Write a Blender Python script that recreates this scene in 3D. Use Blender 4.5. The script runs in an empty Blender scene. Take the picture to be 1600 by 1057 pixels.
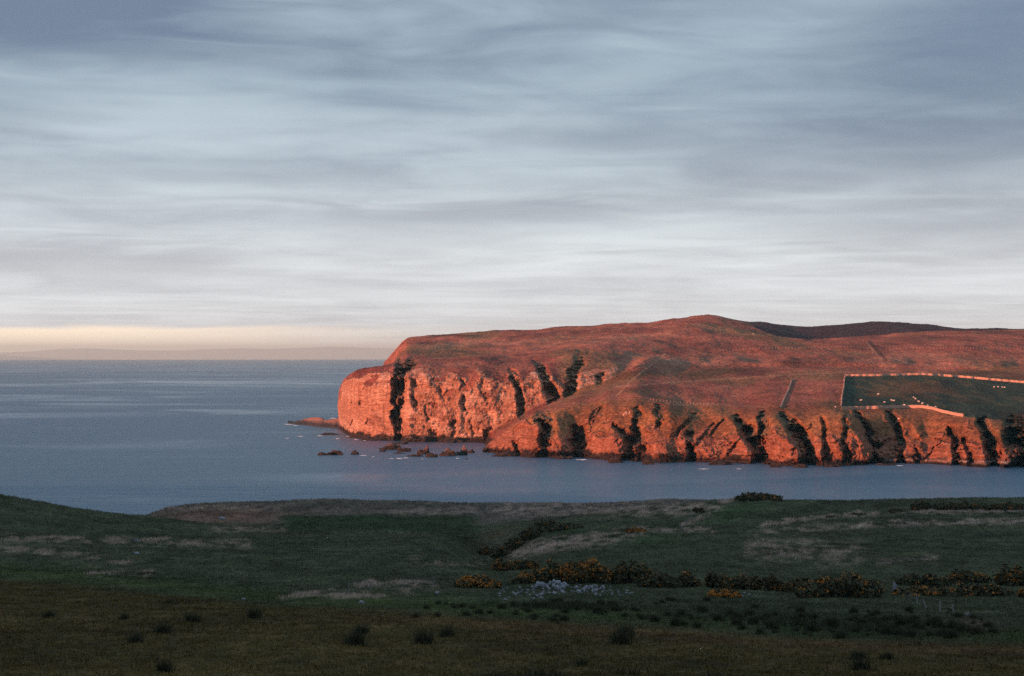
import bpy, math, random
import numpy as np
from mathutils import Vector

R = math.radians
scene = bpy.context.scene
col = scene.collection

# ------------------------------------------------------------------ camera
F = 2800.0                      # focal length in photo pixels (1600 wide)
H = 65.0                        # eye height above the sea
PITCH = math.atan(20.9 / F)
RE = 6371000.0                  # the sea is curved: its horizon lies below eye level
cam_d = bpy.data.cameras.new('camera')
cam_d.sensor_width = 36.0
cam_d.lens = 36.0 * F / 1600.0
cam_d.clip_start = 0.5
cam_d.clip_end = 200000.0
cam = bpy.data.objects.new('camera', cam_d)
cam.location = (0, 0, H)
cam.rotation_euler = (math.pi / 2 + PITCH, 0, 0)
col.objects.link(cam)
scene.camera = cam

scene.cycles.use_denoising = False

# ------------------------------------------------------------------ light
SUN_AZ, SUN_EL = R(56.0), R(7.0)       # travels to the right and away from the camera
EXPOSURE = 1.0
HAZE = 2.8e-5
scene.view_settings.view_transform = 'Standard'
scene.view_settings.look = 'None'
scene.view_settings.exposure = EXPOSURE
scene.view_settings.gamma = 1.0
scene.view_settings.use_curve_mapping = False
sun_d = bpy.data.lights.new('sun', 'SUN')
sun_d.energy = 5.0
sun_d.angle = R(0.6)
sun_d.color = (1.0, 0.30, 0.155)
sun = bpy.data.objects.new('sun', sun_d)
sdir = Vector((math.sin(SUN_AZ) * math.cos(SUN_EL), math.cos(SUN_AZ) * math.cos(SUN_EL), -math.sin(SUN_EL)))
sun.rotation_euler = sdir.to_track_quat('-Z', 'Y').to_euler()
sun.location = (-400, -300, 300)
col.objects.link(sun)


class NG:
    """small helper for writing node trees as expressions"""
    def __init__(s, tree):
        s.t = tree; s.n = tree.nodes; s.l = tree.links

    def put(s, sock, v):
        if isinstance(v, bpy.types.NodeSocket):
            s.l.new(v, sock)
        elif v is not None:
            sock.default_value = v

    def m(s, op, a, b=None, c=None, clamp=False):
        n = s.n.new('ShaderNodeMath'); n.operation = op; n.use_clamp = clamp
        for i, v in enumerate((a, b, c)):
            s.put(n.inputs[i], v)
        return n.outputs[0]

    def mix(s, f, a, b, kind='MIX'):
        n = s.n.new('ShaderNodeMix'); n.data_type = 'RGBA'; n.blend_type = kind
        s.put(n.inputs[0], f)
        s.put(n.inputs[6], a if isinstance(a, bpy.types.NodeSocket) else (*a, 1))
        s.put(n.inputs[7], b if isinstance(b, bpy.types.NodeSocket) else (*b, 1))
        return n.outputs[2]

    def noise(s, vec, scale, detail=4.0, rough=0.5, dist=0.0, dims='3D'):
        n = s.n.new('ShaderNodeTexNoise'); n.noise_dimensions = dims
        if vec is not None:
            s.l.new(vec, n.inputs['Vector'])
        n.inputs['Scale'].default_value = scale
        n.inputs['Detail'].default_value = detail
        n.inputs['Roughness'].default_value = rough
        n.inputs['Distortion'].default_value = dist
        return n.outputs[0]

    def step(s, v, a, b, lo=0.0, hi=1.0):
        n = s.n.new('ShaderNodeMapRange'); n.interpolation_type = 'SMOOTHSTEP'
        s.put(n.inputs[0], v)
        for i, x in enumerate((a, b, lo, hi)):
            s.put(n.inputs[i + 1], x)
        return n.outputs[0]

    def comb(s, x, y, z):
        n = s.n.new('ShaderNodeCombineXYZ')
        for i, v in enumerate((x, y, z)):
            s.put(n.inputs[i], v)
        return n.outputs[0]

    def sep(s, v):
        n = s.n.new('ShaderNodeSeparateXYZ'); s.l.new(v, n.inputs[0])
        return n.outputs

    def mapping(s, v, scale, loc=(0, 0, 0), rot=(0, 0, 0)):
        n = s.n.new('ShaderNodeMapping'); s.l.new(v, n.inputs[0])
        n.inputs['Location'].default_value = loc
        n.inputs['Rotation'].default_value = rot
        n.inputs['Scale'].default_value = scale
        return n.outputs[0]


# ------------------------------------------------------------------ sky
world = bpy.data.worlds.new('World')
scene.world = world
world.use_nodes = True
g = NG(world.node_tree)
g.n.clear()
WS = 0.1
gen = g.n.new('ShaderNodeTexCoord').outputs['Generated']
dx, dy, dz = g.sep(gen)
el = g.m('MULTIPLY', g.m('ARCSINE', dz), 57.2958)
az = g.m('MULTIPLY', g.m('ARCTAN2', dx, dy), 57.2958)
zz = g.m('ADD', g.m('MAXIMUM', dz, 0.0), 0.035)
flat = g.comb(g.m('MULTIPLY', g.m('DIVIDE', dx, zz), 0.85), g.m('DIVIDE', dy, zz), 0.0)
n_big = g.noise(g.mapping(flat, (1, 1, 1), (3.1, 7.4, 0), (0, 0, R(8))), 0.42, 3.0, 0.5, 0.7)
n_mid = g.noise(g.mapping(flat, (1, 1, 1), (11.0, 2.0, 0), (0, 0, R(-10))), 1.3, 5.0, 0.55, 0.9)
# long soft streaks that follow the horizon
ae = g.comb(g.m('MULTIPLY', az, 0.17), el, 0.0)
n_str = g.noise(g.mapping(ae, (1, 1, 1), (0.7, 3.3, 0), (0, 0, R(2.0))), 0.9, 4.0, 0.5, 1.2)
warp = g.m('MULTIPLY', g.m('SUBTRACT', n_mid, 0.5), 2.2)
warp2 = g.m('MULTIPLY', g.m('SUBTRACT', n_str, 0.5), 2.2)


def px_az(x): return math.degrees(math.atan((x - 800) / F))
def px_el(y): return math.degrees(math.atan((549.4 - y) / F))


def blob(x, y, wx, wy, amp, w=0.45):
    a = g.m('DIVIDE', g.m('ADD', g.m('SUBTRACT', az, px_az(x)), g.m('MULTIPLY', warp2, 2.0)), wx / F * 57.3)
    b = g.m('DIVIDE', g.m('ADD', g.m('SUBTRACT', el, px_el(y)), g.m('MULTIPLY', warp, w)), wy / F * 57.3)
    q = g.m('ADD', g.m('MULTIPLY', a, a), g.m('MULTIPLY', b, b))
    return g.m('MULTIPLY', g.m('EXPONENT', g.m('MULTIPLY', g.m('POWER', q, 1.15), -1.0)), amp)


val = g.m('ADD', g.m('MULTIPLY', g.m('SUBTRACT', n_big, 0.5), 1.5), g.m('MULTIPLY', g.m('SUBTRACT', n_str, 0.5), 0.9))
val = g.m('ADD', val, g.m('MULTIPLY', g.m('SUBTRACT', n_mid, 0.5), 0.9))
for b in ((30, 25, 300, 75, -1.0), (1640, 110, 330, 130, -0.6), (760, 338, 300, 24, -0.55), (140, 395, 300, 30, -0.5),
          (1050, 375, 300, 30, 0.45), (150, 200, 300, 75, 0.35), (1350, 235, 380, 45, -0.35), (420, 262, 330, 18, -0.3),
          (1500, 345, 300, 30, -0.4), (1000, 250, 250, 20, 0.2)):
    val = g.m('ADD', val, blob(*b))
lum = g.step(val, -0.85, 0.75)
# cloud tones low over the horizon and higher up
dark = g.mix(g.step(el, 0.9, 8.5), (0.52, 0.545, 0.60), (0.145, 0.205, 0.305))
light = g.mix(g.step(el, 0.9, 8.5), (0.82, 0.87, 0.91), (0.455, 0.555, 0.635))
cloud = g.mix(lum, dark, light)
# the cloud deck ends in a clear strip above the horizon on the sunset side
edge = g.m('ADD', el, g.m('MULTIPLY', warp2, 0.16))
clear = g.m('MULTIPLY', g.step(edge, 0.86, 0.66), g.step(az, 1.0, -15.0))
cloud = g.mix(clear, cloud, (1.35, 1.12, 0.86))
scl = g.n.new('ShaderNodeVectorMath'); scl.operation = 'SCALE'
g.l.new(cloud, scl.inputs[0]); scl.inputs[3].default_value = 1.09 / (WS * 2 ** EXPOSURE)
sky = g.n.new('ShaderNodeTexSky'); sky.sky_type = 'NISHITA'; sky.sun_disc = False
sky.sun_elevation = SUN_EL; sky.sun_rotation = R(180) + SUN_AZ
sky.altitude = 60
cover = 0.93
final = g.mix(cover, sky.outputs[0], scl.outputs[0])
bg = g.n.new('ShaderNodeBackground'); g.l.new(final, bg.inputs[0]); bg.inputs[1].default_value = WS
wo = g.n.new('ShaderNodeOutputWorld'); g.l.new(bg.outputs[0], wo.inputs[0])

# ------------------------------------------------------------------ numpy helpers
rng = np.random.default_rng(7)
_perm = rng.permutation(512).astype(np.int64)
_perm = np.concatenate([_perm, _perm, _perm, _perm])
_grad = rng.normal(size=(512, 3)); _grad /= np.linalg.norm(_grad, axis=1)[:, None]


def perlin(x, y, z=None):
    x = np.asarray(x, float); y = np.asarray(y, float)
    z = np.zeros_like(x) if z is None else np.asarray(z, float)
    xi, yi, zi = np.floor(x).astype(np.int64), np.floor(y).astype(np.int64), np.floor(z).astype(np.int64)
    xf, yf, zf = x - xi, y - yi, z - zi
    u, v, w = (t * t * t * (t * (t * 6 - 15) + 10) for t in (xf, yf, zf))
    out = 0
    for i in (0, 1):
        for j in (0, 1):
            for k in (0, 1):
                h = _perm[_perm[_perm[(xi + i) & 511] + ((yi + j) & 511)] + ((zi + k) & 511)] & 511
                gr = _grad[h]
                d = gr[..., 0] * (xf - i) + gr[..., 1] * (yf - j) + gr[..., 2] * (zf - k)
                out = out + d * (u if i else 1 - u) * (v if j else 1 - v) * (w if k else 1 - w)
    return out * 1.5


def fbm(x, y, z=None, oct=4, gain=0.5):
    s = 0; a = 1.0
    z = np.zeros_like(np.asarray(x, float)) if z is None else z
    for o in range(oct):
        s = s + a * perlin(x + 17.3 * o, y + 9.1 * o, z + 4.7 * o)
        x, y, z = x * 2.03, y * 2.03, z * 2.03
        a *= gain
    return s


def ridged(x, y, z=None, oct=4):
    s = 0; a = 1.0
    z = np.zeros_like(np.asarray(x, float)) if z is None else z
    for o in range(oct):
        s = s + a * (1 - 2 * np.abs(perlin(x + 31.3 * o, y + 5.1 * o, z + 2.7 * o)))
        x, y, z = x * 2.1, y * 2.1, z * 2.1
        a *= 0.5
    return s


def sm(x, a, b):
    t = np.clip((x - a) / (b - a), 0, 1)
    return t * t * (3 - 2 * t)


def smooth1(a, n, axis):
    """box-ish smoothing along an axis"""
    if n < 1:
        return a
    k = np.exp(-0.5 * (np.arange(-2 * n, 2 * n + 1) / n) ** 2); k /= k.sum()
    pad = [(0, 0)] * a.ndim; pad[axis] = (2 * n, 2 * n)
    p = np.pad(a, pad, mode='edge')
    return np.apply_along_axis(lambda v: np.convolve(v, k, mode='valid'), axis, p)


def zrow(row, d):
    """height of the point at depth d that the photo shows in this row"""
    return H + d * np.tan(PITCH + np.arctan((528.5 - row) / F))


def rowz(z, d):
    return 528.5 - F * np.tan(np.arctan((z - H) / d) - PITCH)


def dsea(row):
    return -H / np.tan(PITCH + np.arctan((528.5 - np.asarray(row, float)) / F))


def make_mesh(name, verts, faces, smooth=False, colors=None, extra=None):
    verts = np.asarray(verts, np.float32); faces = np.asarray(faces, np.int32)
    me = bpy.data.meshes.new(name)
    nv, nf, k = len(verts), len(faces), faces.shape[1]
    me.vertices.add(nv); me.vertices.foreach_set('co', verts.ravel())
    me.loops.add(nf * k); me.loops.foreach_set('vertex_index', faces.ravel())
    me.polygons.add(nf)
    me.polygons.foreach_set('loop_start', np.arange(0, nf * k, k, dtype=np.int32))
    me.polygons.foreach_set('use_smooth', np.full(nf, smooth, dtype=bool))
    me.update(calc_edges=True)
    if colors is not None:
        a = me.color_attributes.new('tint', 'FLOAT_COLOR', 'POINT')
        c = np.ones((nv, 4), np.float32); c[:, :colors.shape[1]] = colors
        a.data.foreach_set('color', c.ravel())
    if extra is not None:
        for nm, v in extra.items():
            a = me.attributes.new(nm, 'FLOAT', 'POINT')
            a.data.foreach_set('value', np.asarray(v, np.float32).ravel())
    return me


def grid_faces(nu, nv, wrap=False):
    i = np.arange(nu if wrap else nu - 1)[:, None]; j = np.arange(nv - 1)[None, :]
    i2 = (i + 1) % nu
    a = i * nv + j; b = i2 * nv + j
    return np.stack([a, b, b + 1, a + 1], -1).reshape(-1, 4)


def link(name, data, mat=None, parent=None, label=None, cat=None, group=None, kind=None, loc=None):
    o = bpy.data.objects.new(name, data)
    col.objects.link(o)
    if mat is not None and data is not None and len(data.materials) == 0:
        data.materials.append(mat)
    if parent is not None:
        o.parent = parent
    if loc is not None:
        o.location = loc
    for k, v in (('label', label), ('category', cat), ('group', group), ('kind', kind)):
        if v:
            o[k] = v
    return o


# ------------------------------------------------------------------ materials
def new_mat(name):
    m = bpy.data.materials.new(name); m.use_nodes = True
    t = NG(m.node_tree)
    b = t.n['Principled BSDF']
    return m, t, b


def attr(t, name, fac=False):
    n = t.n.new('ShaderNodeAttribute'); n.attribute_name = name
    return n.outputs['Fac'] if fac else n.outputs['Color']


def bump(t, b, h, dist, strength=1.0, prev=None):
    n = t.n.new('ShaderNodeBump'); n.inputs['Strength'].default_value = strength
    n.inputs['Distance'].default_value = dist
    t.l.new(h, n.inputs['Height'])
    if prev is not None:
        t.l.new(prev, n.inputs['Normal'])
    t.l.new(n.outputs[0], b.inputs['Normal'])
    return n.outputs[0]


def plain(name, c, rough=0.85, var=0.25, scale=3.0, bump_d=0.0):
    m, t, b = new_mat(name)
    obj = t.n.new('ShaderNodeTexCoord').outputs['Object']
    n = t.noise(obj, scale, 5, 0.6)
    cc = t.mix(n, tuple(x * (1 - var) for x in c), tuple(min(1, x * (1 + var)) for x in c))
    t.l.new(cc, b.inputs['Base Color'])
    b.inputs['Roughness'].default_value = rough
    b.inputs['Specular IOR Level'].default_value = 0.2
    if bump_d:
        bump(t, b, n, bump_d)
    return m


# headland: rock, turf and heather from the painted ground colours, with grain of their own
M_head, t, b = new_mat('headland_ground')
pos = t.n.new('ShaderNodeNewGeometry').outputs['Position']
tint = attr(t, 'tint'); rock = attr(t, 'rock', True)
n1 = t.noise(pos, 0.35, 6, 0.6)
n2 = t.noise(t.mapping(pos, (0.25, 0.25, 1.6), rot=(0, R(5), 0)), 0.55, 6, 0.62, 0.6)     # beds of the sandstone
n3 = t.noise(t.mapping(pos, (1.0, 1.0, 0.25)), 0.22, 5, 0.6, 0.4)
n4 = t.noise(t.mapping(pos, (0.7, 0.3, 1)), 0.05, 6, 0.6, 0.6)
turfc = t.mix(t.step(n1, 0.32, 0.68), (0.55, 0.55, 0.55), (1.5, 1.42, 1.4))
turfc = t.mix(1.0, turfc, t.mix(t.step(n4, 0.34, 0.66), (0.74, 0.68, 0.72), (1.18, 1.2, 1.14)), 'MULTIPLY')
rockc = t.mix(t.step(n2, 0.33, 0.68), (0.6, 0.52, 0.5), (1.4, 1.5, 1.55))
rockc = t.mix(t.step(n3, 0.42, 0.6), t.mix(0.55, rockc, (0.6, 0.5, 0.5)), rockc)
var = t.mix(rock, turfc, rockc)
t.l.new(t.mix(1.0, tint, var, 'MULTIPLY'), b.inputs['Base Color'])
b.inputs['Roughness'].default_value = 0.9
b.inputs['Specular IOR Level'].default_value = 0.1
hb = t.m('ADD', t.m('MULTIPLY', t.m('ADD', n2, n3), rock), t.m('MULTIPLY', t.noise(pos, 0.9, 5, 0.65), 1.0))
bump(t, b, hb, 2.4, 1.0)

# near land
M_land, t, b = new_mat('pasture')
pos = t.n.new('ShaderNodeNewGeometry').outputs['Position']
tint = attr(t, 'tint')
n1 = t.noise(pos, 0.16, 6, 0.62)
n2 = t.noise(pos, 1.7, 6, 0.7)
n3 = t.noise(t.mapping(pos, (1, 0.5, 1)), 0.55, 5, 0.6, 0.5)
v1 = t.mix(t.step(n1, 0.3, 0.72), (0.72, 0.74, 0.72), (1.3, 1.25, 1.25))
v2 = t.mix(t.step(n2, 0.3, 0.7), (0.5, 0.52, 0.5), (1.5, 1.48, 1.5))
v3 = t.mix(t.step(n3, 0.35, 0.7), (0.75, 0.82, 0.8), (1.25, 1.15, 1.2))
cc = t.mix(1.0, tint, v1, 'MULTIPLY'); cc = t.mix(1.0, cc, v2, 'MULTIPLY'); cc = t.mix(1.0, cc, v3, 'MULTIPLY')
t.l.new(cc, b.inputs['Base Color'])
b.inputs['Roughness'].default_value = 0.95
b.inputs['Specular IOR Level'].default_value = 0.05
bump(t, b, t.m('ADD', n2, n3), 0.5, 1.0)

# sea
M_sea, t, b = new_mat('sea_water')
pos = t.n.new('ShaderNodeNewGeometry').outputs['Position']
px_, py_, pz_ = t.sep(pos)
dist = t.m('SQRT', t.m('ADD', t.m('MULTIPLY', px_, px_), t.m('MULTIPLY', py_, py_)))
s1 = t.noise(t.mapping(pos, (0.0028, 0.0036, 1), (2, 0, 0), (0, 0, R(12))), 1.0, 5, 0.55, 1.2)
s2 = t.noise(t.mapping(pos, (0.0005, 0.00035, 1), (7, 3, 0)), 1.0, 3, 0.5, 0.6)
slick = t.m('MULTIPLY', t.step(t.m('ADD', t.m('MULTIPLY', s1, 0.6), t.m('MULTIPLY', s2, 0.4)), 0.42, 0.64), t.step(dist, 14000, 2500, 0.25, 1.0))
w1 = t.noise(t.mapping(pos, (0.10, 0.16, 1), rot=(0, 0, R(20))), 1.0, 4, 0.6, 0.3)
w2 = t.noise(t.mapping(pos, (0.8, 1.0, 1), rot=(0, 0, R(-25))), 1.0, 4, 0.65, 0.2)
b.inputs['Base Color'].default_value = (0.035, 0.11, 0.19, 1)
b.inputs['IOR'].default_value = 1.333
t.l.new(t.m('SUBTRACT', 0.40, t.m('MULTIPLY', slick, 0.20)), b.inputs['Roughness'])
w3 = t.noise(t.mapping(pos, (0.022, 0.05, 1), rot=(0, 0, R(-8))), 1.0, 5, 0.7, 0.4)
hgt = t.m('ADD', t.m('ADD', t.m('MULTIPLY', w1, 1.6), t.m('MULTIPLY', w2, 0.9)), t.m('MULTIPLY', w3, 6.0))
nb = t.n.new('ShaderNodeBump'); nb.inputs['Distance'].default_value = 0.6
t.l.new(hgt, nb.inputs['Height'])
t.l.new(t.m('MULTIPLY', t.step(dist, 9000, 300), t.m('SUBTRACT', 0.9, t.m('MULTIPLY', slick, 0.45))), nb.inputs['Strength'])
t.l.new(nb.outputs[0], b.inputs['Normal'])

M_far = plain('distant_moor', (0.30, 0.36, 0.38), 0.95, 0.3, 0.001)
M_wall = plain('drystone', (0.35, 0.25, 0.20), 0.9, 0.3, 1.2, 0.15)
M_rock = None
M_stone = plain('pale_stone', (0.21, 0.225, 0.27), 0.85, 0.6, 4.0, 0.04)
M_post = plain('weathered_post', (0.19, 0.185, 0.185), 0.9, 0.3, 6.0)
M_postd = plain('tarred_post', (0.07, 0.065, 0.06), 0.9, 0.3, 6.0)
M_wire = plain('fence_wire', (0.18, 0.18, 0.18), 0.6, 0.1, 2.0)
M_gorse = plain('gorse_foliage', (0.042, 0.043, 0.022), 0.9, 0.5, 0.9)
M_gorse2 = plain('gorse_foliage_brown', (0.055, 0.042, 0.02), 0.9, 0.5, 0.9)
M_bloom = plain('gorse_bloom', (0.40, 0.15, 0.025), 0.85, 0.5, 1.6)
M_stem = plain('gorse_stem', (0.06, 0.045, 0.035), 0.9, 0.2, 4.0)
M_rush = plain('rush', (0.038, 0.043, 0.024), 0.9, 0.4, 1.5)
M_wool = plain('wool', (0.72, 0.68, 0.62), 0.95, 0.1, 5.0)
M_foam = plain('sea_foam', (0.75, 0.78, 0.8), 0.7, 0.1, 0.5)
M_pillar = plain('concrete', (0.45, 0.44, 0.42), 0.9, 0.15, 2.0)

M_rock, t, b = new_mat('shore_rock')
pos = t.n.new('ShaderNodeNewGeometry').outputs['Position']
rx, ry, rz = t.sep(pos)
n1 = t.noise(pos, 0.7, 6, 0.65)
n2 = t.noise(t.mapping(pos, (0.3, 0.3, 2.0), rot=(0, R(10), 0)), 0.8, 5, 0.6)
cc = t.mix(t.step(n2, 0.3, 0.7), (0.10, 0.07, 0.06), (0.23, 0.135, 0.11))
wet = t.step(t.m('ADD', rz, t.m('MULTIPLY', n1, 1.6)), 5.2, 2.8)
cc = t.mix(wet, cc, (0.03, 0.027, 0.026))
t.l.new(cc, b.inputs['Base Color']); b.inputs['Roughness'].default_value = 0.75
b.inputs['Specular IOR Level'].default_value = 0.2
bump(t, b, t.m('ADD', n1, n2), 0.6)

# ------------------------------------------------------------------ sea
ang = np.linspace(0, 2 * math.pi, 144, endpoint=False)
rad = np.concatenate([[1.0], np.geomspace(60, 90000, 90)])
A, Q = np.meshgrid(ang, rad, indexing='ij')
sea_v = np.stack([Q * np.sin(A), Q * np.cos(A), -Q * Q / (2 * RE)], -1).reshape(-1, 3)
link('sea', make_mesh('sea', sea_v, grid_faces(len(ang), len(rad), True), True), M_sea, kind='structure')


# ------------------------------------------------------------------ distant hills across the firth
def far_hill(name, d, pts, label):
    xs = np.arange(pts[0][0], pts[-1][0] + 1, 4.0)
    rows = np.interp(xs, [p[0] for p in pts], [p[1] for p in pts])
    rows = smooth1(rows, 3, 0) + perlin(xs * 0.03, xs * 0 + d) * 0.5
    base = -d * d / (2 * RE) - 5
    offs = np.array([-5000, -3200, -1500, 0, 1500, 4000])
    prof = np.array([0, 0.35, 0.8, 1.0, 0.7, 0.0])
    top = np.maximum(zrow(rows, d), base + 5)
    V = []
    for x, zt in zip(xs, top):
        for o, p in zip(offs, prof):
            V.append(((x - 800) / F * d, d + o, base + (zt - base) * p + (1 - p) * p * 60 * perlin(np.array(x * 0.05), np.array(o * 0.001))))
    return link(name, make_mesh(name, V, grid_faces(len(xs), len(offs)), True), M_far, kind='structure')


far_hill('distant_hills', 62000, [(-260, 556), (-60, 553), (54, 549.5), (78, 546), (138, 544.5), (203, 547.5), (280, 548), (358, 544.5),
                                  (430, 545.5), (520, 542), (590, 544), (700, 547), (860, 556), (900, 563)], '')
far_hill('distant_hills', 40000, [(-300, 556), (-120, 551), (-40, 553), (10, 555.5), (50, 559.5), (90, 563.5), (110, 566)], '')

# ------------------------------------------------------------------ headland
KX = [440, 529, 531, 534, 538, 545, 556, 570, 600, 612, 622, 635, 660, 700, 742, 750, 762, 800, 835, 870, 910, 950, 1000, 1060, 1100,
      1150, 1200, 1260, 1315, 1380, 1450, 1500, 1550, 1600, 1750, 2100, 2400]


def kv(**pts):
    pass


def line(keys, vals, x):
    return np.interp(x, keys, vals)


xs_h = np.concatenate([np.arange(500, 1630, 1.0), np.arange(1632, 2420, 8.0)])
NX = len(xs_h)
x = xs_h
SEA = -6.0
inB = sm(x, 744, 756)                       # 0 left of the near promontory, 1 on it
inA = sm(x, 529.5, 533.5)                   # left end of the headland
shB = line([740, 760, 800, 835, 870, 910, 960, 1030, 1090, 1150, 1230, 1300, 1380, 1450, 1500, 1600, 1800, 2400],
           [706, 706, 713, 716, 716.5, 715, 721, 724, 722, 724, 728.5, 729, 725, 724.5, 729, 733, 745, 790], x)
dB = dsea(shB) + 3.5 * fbm(x * 0.045, x * 0, oct=4)
zB_rock = zrow(line([750, 762, 800, 835, 910, 1000, 1060, 1200, 1260, 1315, 1400, 1450, 1500, 1600, 2400],
                    [704, 698, 688, 690, 688, 692, 694, 690, 694, 690, 694, 698, 700, 706, 740], x) + 2.5 * perlin(x * 0.06, x * 0 + 3), dB + 10)
top_row = line([750, 762, 800, 835, 870, 910, 950, 1000, 1060, 1100, 1150, 1260, 1315, 1380, 1450, 1500, 1550, 1600, 1800, 2400],
               [703, 693, 666, 648, 641, 635, 629, 629, 640, 645, 647, 647, 644, 642.5, 643, 653, 657, 660, 668, 690], x) + np.where(x < 1300, 6.0, 2.5) * fbm(x * 0.022, x * 0 + 8.4, oct=4)
dBt = dB + line([750, 800, 870, 1000, 1200, 1600], [14, 32, 42, 44, 40, 40], x)
zBt = zrow(top_row, dBt)
d4 = np.maximum(line([750, 800, 835, 870, 910, 950, 1000, 1060, 1150, 1315, 1440, 1600, 2400], [1185, 1180, 1195, 1222, 1244, 1264, 1298, 1318, 1320, 1320, 1330, 1310, 1300], x), dBt + 12)
z4 = zrow(3.5 * fbm(x * 0.04, x * 0 + 33.0, oct=4) * (1 - sm(x, 960, 1030)) + line([750, 762, 800, 835, 870, 910, 950, 1000, 1060, 1150, 1315, 1440, 1600, 2400], [702, 692, 663, 644, 627, 613, 603, 590, 591, 592, 588, 586, 598, 610], x), d4)
d5 = line([742, 762, 800, 835, 870, 910, 950, 1000, 1060, 1150, 1315, 1440, 1600, 2400], [1240, 1215, 1218, 1240, 1256, 1270, 1288, 1324, 1380, 1375, 1375, 1375, 1370, 1370], x)
z5r = zrow(line([950, 1000, 1060, 1150, 1315, 1600, 2400], [590, 579, 579, 580, 579, 587, 590], x), d5)
z5 = np.where(x < 985, line([742, 762, 800, 835, 870, 910, 950, 1000], [SEA, -1, 12, 22, 28.5, 34.5, 41, 50], x), z5r)
d6 = line([500, 529, 534, 545, 560, 580, 640, 742, 800, 835, 870, 910, 950, 1000, 1060, 1150, 1315, 1600, 2400],
          [1560, 1540, 1490, 1385, 1350, 1328, 1296, 1288, 1288, 1291, 1295, 1302, 1315, 1350, 1395, 1430, 1430, 1430, 1430], x)
d6 = d6 + 3.0 * fbm(x * 0.05, x * 0 + 5, oct=4) * (x < 1000)
z6r = zrow(line([950, 1000, 1060, 1150, 1315, 1600, 2400], [584, 572, 571, 569, 570, 575, 580], x), d6)
z6 = np.where(x < 985, line([529, 742, 762, 800, 835, 870, 910, 950, 1000], [3.5, 3.5, 6, 17, 26, 32, 38, 43.5, 53], x), z6r)
d7 = d6 + line([529, 700, 870, 1000, 1100, 2400], [7, 9, 13, 25, 40, 40], x)
z7 = zrow(line([529, 534, 538, 545, 556, 570, 600, 640, 700, 740, 800, 835, 870, 910, 950, 1000, 1060, 1150, 1315, 1600, 2400],
               [640, 612, 602, 597, 594, 593, 594, 590, 588, 589, 592, 591, 591, 587, 580, 566, 564, 562, 563, 567, 570], x) + 9.0 * fbm(x * 0.035, x * 0 + 18.3, oct=5) * sm(x, 545, 580), d7)
d8 = d6 + line([529, 545, 600, 700, 870, 940, 1000, 1100, 2400], [22, 34, 40, 42, 60, 80, 110, 110, 110], x)
z8 = zrow(line([529, 531, 534, 538, 548, 558, 570, 600, 640, 700, 760, 800, 850, 900, 940, 1000, 1060, 1150, 1200, 1315, 1600, 2400],
               [660, 614, 600, 589, 578.5, 572, 568, 565.5, 567, 569, 571, 571, 565, 556.5, 553, 555, 556, 555, 553, 556, 556, 560], x), d8)
d9 = np.full_like(x, 1700.0)
z9 = zrow(line([529, 600, 612, 622, 635, 640, 700, 800, 900, 1000, 1100, 1200, 1300, 1400, 1600, 2400],
               [700, 612, 580, 556, 542, 541, 541.5, 538, 531, 525, 519, 528, 536, 533, 532, 540], x), d9)
d10 = np.full_like(x, 2000.0)
z10 = zrow(line([529, 594, 598, 605, 612, 622, 628, 635, 645, 660, 700, 800, 900, 1000, 1040, 1075, 1100, 1130, 1170, 1200, 1240, 1270, 1300, 1350, 1400, 1450, 1500, 1600, 2400],
                [650, 580, 562, 556, 548, 539, 532.5, 527.5, 525.5, 523.5, 520.5, 514, 508.5, 503, 499, 493.2, 491, 494.5, 502, 511, 523, 528.5, 528, 524, 520.5, 518, 516.5, 514.5, 520], x), d10)
d11 = np.full_like(x, 2180.0)
z11 = z10 - line([600, 1100, 1200, 1270, 1400, 2400], [14, 14, 16, 18, 10, 10], x)
d12 = np.full_like(x, 2650.0)
z12 = zrow(line([500, 1000, 1100, 1140, 1180, 1230, 1270, 1300, 1330, 1380, 1430, 1490, 1550, 1600, 2400],
                [590, 535, 508, 500, 499.5, 504, 506, 504, 501.5, 499.8, 503, 509.5, 511, 511.5, 520], x), d12)
d13 = np.full_like(x, 3500.0)
z13 = np.full_like(x, SEA)


def bmask(z):       # promontory part sinks below the water left of x = 750
    return SEA + (z - SEA) * inB


def amask(z):
    return SEA + (z - SEA) * inA


back = sm(x, 575, 600)                       # behind the left bluff the land falls to the sea
d9 = np.where(x < 600, np.interp(x, [500, 600], [1640, 1700]), d9)
lines = [
    (dB - 10, bmask(np.full_like(x, SEA))), (dB, bmask(np.full_like(x, -0.4))), (dB + 5, bmask(2.2 + 1.2 * fbm(x * 0.08, x * 0 + 1))),
    (dB + 12, bmask(zB_rock)), (dBt, bmask(zBt)), (d4, bmask(z4)), (d5, z5),
    (d6 - 7, np.where(x < 752, SEA * 0 - 0.8, np.maximum(z6 - 6, z5 * 0.5 + z6 * 0.5))),
    (d6, amask(z6)), (d7, amask(z7)), (d8, amask(z8)),
    (np.maximum(d9, d8 + 60), amask(SEA + (z9 - SEA) * sm(x, 540, 612))), (d10, amask(SEA + (z10 - SEA) * sm(x, 590, 600))),
    (d11, amask(SEA + (z11 - SEA) * sm(x, 600, 640))), (d12, amask(SEA + (z12 - SEA) * sm(x, 640, 760))), (d13, z13)]
def relax(a):
    w = sm(x, 640, 665) * (1 - sm(x, 1600, 1628))
    return a + (smooth1(a, 7, 0) - a) * w


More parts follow.
